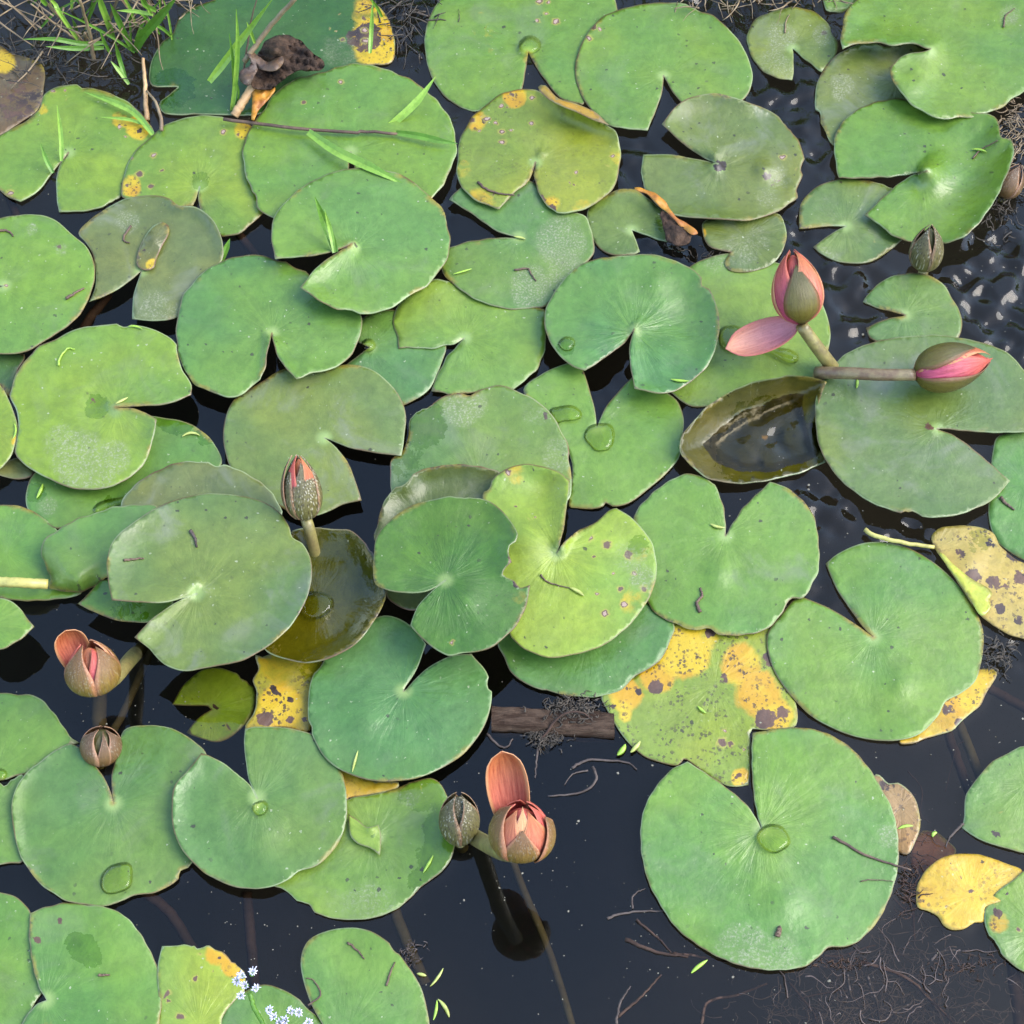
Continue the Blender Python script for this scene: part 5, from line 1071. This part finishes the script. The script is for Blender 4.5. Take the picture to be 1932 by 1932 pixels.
rt([(160,1932),(200,1810),(370,1770),(520,1710)],'left hand root in the bottom right water',.0015)
rt([(640,1700),(760,1850),(800,1932)],'root rising from the bottom edge below the largest pad',.0011)
rt([(1070,1670),(1120,1800),(1145,1932)],'pale straight root below the largest pad',.0013,ROOTP)
rt([(960,1660),(985,1780),(1030,1840)],'kinked pale root below the largest pad',.0011,ROOTP)
rt([(1210,1870),(1290,1830),(1330,1800),(1380,1810)],'small hooked root near the bottom edge',.0011,ROOTP)
rt([(580,1670),(585,1780),(570,1830),(520,1900)],'fine forked rootlet below the largest pad',.0006,ROOTP)
rt([(700,1790),(850,1760),(1000,1740)],'faint rootlet lying level near the bottom',.0007)
rt([(1600,380),(1560,420),(1500,655)],'faint rootlet in open water above the yellow leaf',.0004)
rt([(1300,525),(1340,500),(1400,480),(1490,485),(1600,495),(1650,535)],'pale curling rootlet on open water left of the decaying yellow pad',.0012,ROOTP,.001,'12')
rt([(1410,520),(1430,590),(1370,650),(1290,670),(1165,680)],'branched pale rootlet drifting on open water at the centre',.0012,ROOTP,.001,'12')
rt([(1380,540),(1300,560),(1255,620)],'faint loop of the drifting rootlet',.0007,ROOTP,.001,'12')
rt([(830,340),(890,400),(940,410),(970,365)],'curled rootlet at the left end of the plank',.0011,ROOTP,.001,'12')
rt([(1110,420),(1100,500),(1095,580)],'single pale rootlet hanging below the plank',.0010,ROOTP,.001,'12')
rt([(1490,1355),(1550,1330),(1660,1315),(1810,1310)],'pale root reaching left from the largest pad',.0011,ROOTP,.001,'12')
rt([(1630,1300),(1625,1250),(1650,1210),(1700,1190)],'curled rootlet above the pale reaching root',.0008,ROOTP,.001,'12')
rt([(1590,1465),(1700,1515),(1800,1545),(1932,1560)],'reddish root left of the largest pad near the bottom',.0016,ROOT,.001,'12')
rt([(1650,1360),(1760,1450),(1840,1540)],'root crossing down to the reddish root',.0010,ROOT,.001,'12')
rt([(1540,1932),(1560,1820),(1615,1725)],'short bent root at the bottom centre',.0011,ROOTP,.001,'12')
rt([(1550,1890),(1680,1780),(1785,1660)],'slanting root at the bottom centre',.0011,ROOT,.001,'12')
tag(fibres('root_tangle', T1('22',1250,1660), 300, (115, 55), 90, .00045, FINEROOT, (-.012, .002), 31), 'tangle of fine brown roots under the water at the lower right', 'roots')
tag(fibres('root_tangle', T1('22',1080,1890), 220, (110, 18), 80, .00045, FINEROOT, (-.012, .000), 32), 'brown root tangle along the bottom edge', 'roots')
tag(fibres('root_tangle', T1('22',1300,1080), 90, (14, 50), 50, .0005, ROOT, (-.002, .003), 33), 'fine roots gathered right of the largest pad', 'roots')
tag(fibres('silt', T1('22',930,1600), 60, (34, 7), 18, .0005, ROOT, (-.001, .002), 34), 'pale silt strip under the largest pad', 'silt')
tag(fibres('silt', T1('22',1630,1620), 60, (40, 8), 18, .0005, ROOT, (-.001, .002), 35), 'pale silt strip under the plain yellow leaf', 'silt')
tag(fibres('silt', T1('12',400,1550), 50, (14, 16), 14, .0005, ROOTP, (.0, .004), 36), 'grey silt on the rim of the bottom edge pad', 'silt')
# debris by the right edge and along the bank
tag(fibres('plant_litter', (1920,250), 110, (18, 36), 44, .0007, STRAW, (.0, .012), 41), 'straw and brown litter at the right edge under the top right pad', 'litter')
tag(fibres('plant_litter', (1885,395), 80, (24, 28), 34, .0007, MOSS, (-.002, .006), 42), 'dark litter in the water below the rolled pad', 'litter')
tag(fibres('plant_litter', (1885,1230), 70, (12, 20), 30, .0008, MOSS, (-.002, .008), 43), 'brown litter between the beige leaf and a round pad', 'litter')
tag(fibres('plant_litter', (1300,470), 40, (45, 10), 30, .0005, MOSS, (-.001, .002), 44), 'fine black litter below the curled orange leaf', 'litter')
tag(fibres('dead_grass', (120,20), 34, (110, 40), 170, .0009, STRAW, (.0, .05), 45, flatness=6, curl=.1), 'dead straw lying along the top left bank', 'dead grass')
tag(fibres('dead_grass', (320,15), 34, (50, 26), 100, .0008, STRAW, (.0, .04), 46, flatness=6, curl=.15), 'brown dead grass matted behind the green tuft', 'dead grass')
tag(fibres('dead_grass', (130,90), 80, (100, 34), 90, .0007, MOSS, (-.002, .010), 47, flatness=2, curl=.25), 'black stems lying in the water at the top left', 'dead grass')
tag(fibres('dead_grass', (770,25), 60, (30, 30), 60, .0008, MOSS, (-.001, .006), 48, flatness=2, curl=.15), 'dark stems in the gap beside the yellowed pad end', 'dead grass')
tag(fibres('dead_grass', (1440,-5), 60, (80, 10), 60, .0008, STRAW, (.0, .02), 49, flatness=3, curl=.2), 'straw at the top edge behind the small mottled pad', 'dead grass')

def unseen_bank_grass():  # out of view; added so the ripples mirror dark blades against the sky
    q = np.random.default_rng(77); parts = []
    for _ in range(1750):
        if _ < 1250: x, y, h = q.uniform(-1.0, 1.1), q.uniform(1.0, 1.5), q.uniform(.2, .6)
        else: x, y, h = q.uniform(.80, 1.2), q.uniform(-.1, 1.1), q.uniform(.1, .27)
        a = q.uniform(0, 6.28); l = q.uniform(.05, .3) * h; w_ = q.uniform(.003, .007)
        b = np.array([x, y, max(bank(x, y), -.02) - .01]); t_ = b + (l * math.cos(a), l * math.sin(a), h); m_ = b + (l * .25 * math.cos(a), l * .25 * math.sin(a), h * .6)
        s_ = np.array([-math.sin(a + q.uniform(-1, 1)), math.cos(a), 0]) * w_
        parts.append((np.array([b - s_, b + s_, m_ + s_ * .8, m_ - s_ * .8, t_]), [(0, 1, 2, 3), (3, 2, 4)]))
    V, F = join(parts); return mk('unseen_bank_grass', V, F, GRASS)
def dust():
    q = np.random.default_rng(5); parts = []
    for _ in range(900):
        x, y, r = q.uniform(0, 1932), q.uniform(0, 1932), q.uniform(.0002, .0006) * (2.2 if q.random() < .08 else 1)
        if q.random() < .5: x, y = q.choice([(1000, 1560), (1300, 1850), (1800, 1500), (500, 1720), (1560, 950), (1850, 600), (250, 1330)]) + q.normal(0, 110, 2)
        c = W1(x, y, .0004); a = np.arange(5) * 1.2566 + q.uniform(0, 6); k = r * q.uniform(.6, 1.3, 5)
        parts.append((np.vstack([np.c_[c[0] + k * np.cos(a), c[1] + k * np.sin(a), np.full(5, c[2])], [c + (0, 0, r * .6)]]), [(j, (j + 1) % 5, 5) for j in range(5)]))
    V, F = join(parts); return mk('floating_dust', V, F, DUST)
DU = dust(); DU['kind'] = 'stuff'; tag(DU, 'tiny pale dust specks floating on the open water', 'dust')
# stalks seen through the water
SG = 'stalks seen under the water'
def stretch(q):
    a, b, c, d = q[0], q[1], q[-2], q[-1]
    return [(a[0] + (a[0]-b[0]) * .6, a[1] + (a[1]-b[1]) * .6)] + list(q[1:-1]) + [(d[0] + (d[0]-c[0]) * .6, d[1] + (d[1]-c[1]) * .6)]
us = lambda tile, pts, lab, r=.004, z0=-.012, z1=-.12, m=SUBST: stick(lab, [(*T1(tile, *p), z0 + (z1 - z0) * i / (len(pts) - 1)) for i, p in enumerate(stretch(pts))], r=r * .8, mat=m, name='sunken_stalk', cat='stalk', group=SG, taper=1, sides=8)
us('12',[(960,1010),(1030,1190),(1110,1380),(1200,1620),(1300,1960)],'yellowish stalk under water crossing the dark reflection of the flower',.0036,-.006,-.012)
us('12',[(320,1300),(380,1460),(450,1620)],'faint stalk under water right of the yellow green pad',.0055,-.01,-.02)
us('02',[(830,1240),(930,1320),(1030,1480)],'curved brown stalk under water below the heart shaped pad',.005,-.012,-.02,SUNKEN)
us('02',[(1362,1300),(1375,1450),(1390,1620)],'upright brown stalk under water above the lilac flowers',.005,-.012,-.02,SUNKEN)
us('22',[(1510,320),(1570,490),(1630,660)],'red brown stalk under water left of the right edge pad',.005,-.008,-.016,SUNKEN)
us('22',[(1580,290),(1630,420),(1690,570)],'paler stalk under water beside the red brown one',.005,-.008,-.016)
us('22',[(1730,80),(1830,140),(1960,210)],'stalk under water at the right border near the orange pad edge',.005,-.008,-.016,SUNKEN)
us('22',[(1870,1600),(1890,1750),(1910,1932)],'brown stalk under water in the bottom right corner',.006,-.010,-.018,SUNKEN)
us('02',[(790,-30),(720,130),(650,270)],'stalk under water right of the half opened bud',.004,-.006,-.02)
us('02',[(545,130),(543,230),(545,300)],'pale stalk under water above the round brown bud',.0075,-.012,-.02)
us('00',[(10,1010),(60,1110),(90,1190)],'brown stalk under water at the left edge between pads',.005,-.006,-.014,SUNKEN)
us('00',[(1290,1240),(1330,1310),(1390,1380)],'stalk under water in the gap right of the grey brown pad',.005,-.006,-.014,SUNKEN)
us('00',[(560,1660),(500,1740),(470,1790)],'stalk under water under the notch of the grey brown pad',.0055,-.006,-.014,SUNKEN)

# ------------------------------------------------------------------ the pond: bed, bank and water
xs = np.concatenate([[-120, -40, -12, -4, -1.6, -1.0], np.linspace(-.75, .75, 61), [1.0, 1.6, 4, 12, 40, 120]])
ys = np.concatenate([[-120, -40, -12, -4, -1.6, -1.0], np.linspace(-.7, 1.3, 81), [1.6, 2.2, 4, 12, 40, 120]])
X, Yg = np.meshgrid(xs, ys)
def bank(x, y): return -.30 + .42 * ss(y + .12 * np.sin(x * 3.0) - .25 * ss(-x, 0, .6), .62, 1.25)
Z = bank(X, Yg) + .004 * np.sin(X * 37) * np.sin(Yg * 29)
nx, ny = len(xs), len(ys)
def gridF(nx, ny): 
    i = np.arange(ny - 1)[:, None] * nx + np.arange(nx - 1)[None]; return np.stack([i, i + 1, i + nx + 1, i + nx], -1).reshape(-1, 4)
BGR = unseen_bank_grass(); BGR['kind'] = 'stuff'; tag(BGR, 'unseen bank grass added to put dark reflections in the rippled water', 'grass')
mk('pond_bed', np.c_[X.ravel(), Yg.ravel(), Z.ravel()], gridF(nx, ny), MUD, origin=np.zeros(3))['kind'] = 'structure'
dens = .0025
xs = np.concatenate([[-110, -30, -8, -2.5, -1.2, -.8], np.arange(-.64, .64, dens), [.8, 1.2, 2.5, 8, 30, 110]])
ys = np.concatenate([[-110, -30, -8, -2.5, -1.2, -.8], np.arange(-.46, .82, dens), [1.0, 1.4, 2.5, 8, 30, 110]])
X, Yg = np.meshgrid(xs, ys); nx, ny = len(xs), len(ys)
Z = np.zeros_like(X)
# ripples where the photograph shows them
def rip(pts):
    m = np.zeros_like(X)
    for (px, py, rx, s) in pts:
        c = W1(px, py, 0); sc = np.linalg.norm(W1(px + rx, py, 0) - c); m = np.maximum(m, s * ss(np.hypot(X - c[0], (Yg - c[1])) / sc, 1.25, .55))
    return m
M = rip([(1880,520,130,1.0),(1880,640,90,1.0),(1600,560,110,.8),(1560,250,110,.7),(1480,170,90,.7),(1560,940,90,.7),(1700,1010,80,.6),(1560,1100,60,.4),(1450,840,90,.5),(780,60,90,.9),(1370,15,110,.7),(1240,440,90,.5),(1190,310,60,.5),(820,230,70,.4),(840,380,50,.4),(1150,730,50,.3),(150,110,160,.35),(1500,440,60,.6),(1960,1230,60,.4)])
amp = np.zeros_like(X)
for k in range(26):
    lam = rng.uniform(.014, .040); a = rng.uniform(0, 2 * np.pi); kk = 2 * np.pi / lam
    wx, wy = X + .004 * np.sin(Yg * 90 + k), Yg + .004 * np.sin(X * 80 + k * 2)
    amp += (lam / .03) ** 1.2 * np.sin(kk * (np.cos(a) * wx + np.sin(a) * wy) + rng.uniform(0, 6.28))
Z += M * amp * .0006
Z += .000003 * amp
# the water climbs a little at every floating edge
H = np.zeros_like(X)
for lp in FLOATING:
    lo, hi = lp.min(0) - .022, lp.max(0) + .022
    ix = np.where((xs > lo[0]) & (xs < hi[0]))[0]; iy = np.where((ys > lo[1]) & (ys < hi[1]))[0]
    if not len(ix) or not len(iy): continue
    sx, sy = X[np.ix_(iy, ix)], Yg[np.ix_(iy, ix)]; Q = np.c_[sx.ravel(), sy.ravel()]
    d = seg_dist(Q, lp[::2]); ins = inside(Q, lp)
    h = np.where(ins, .0008, .0008 * np.exp(-d / .0042)).reshape(sx.shape)
    H[np.ix_(iy, ix)] = np.maximum(H[np.ix_(iy, ix)], h)
Z += H
Z = np.where(H > .00075, np.minimum(Z, .0012), Z); Z = np.minimum(Z, .0024)
me = bpy.data.meshes.new('pond_water'); n = nx * ny; Fq = gridF(nx, ny)
me.vertices.add(n); me.vertices.foreach_set('co', np.c_[X.ravel(), Yg.ravel(), Z.ravel()].astype(np.float32).ravel())
me.loops.add(len(Fq) * 4); me.loops.foreach_set('vertex_index', Fq.astype(np.int32).ravel())
me.polygons.add(len(Fq)); me.polygons.foreach_set('loop_start', (np.arange(len(Fq)) * 4).astype(np.int32))
me.update(calc_edges=True); me.polygons.foreach_set('use_smooth', np.ones(len(Fq), bool)); me.materials.append(WATER); me.update()
o = bpy.data.objects.new('pond_water', me); COL.objects.link(o); o['kind'] = 'structure'
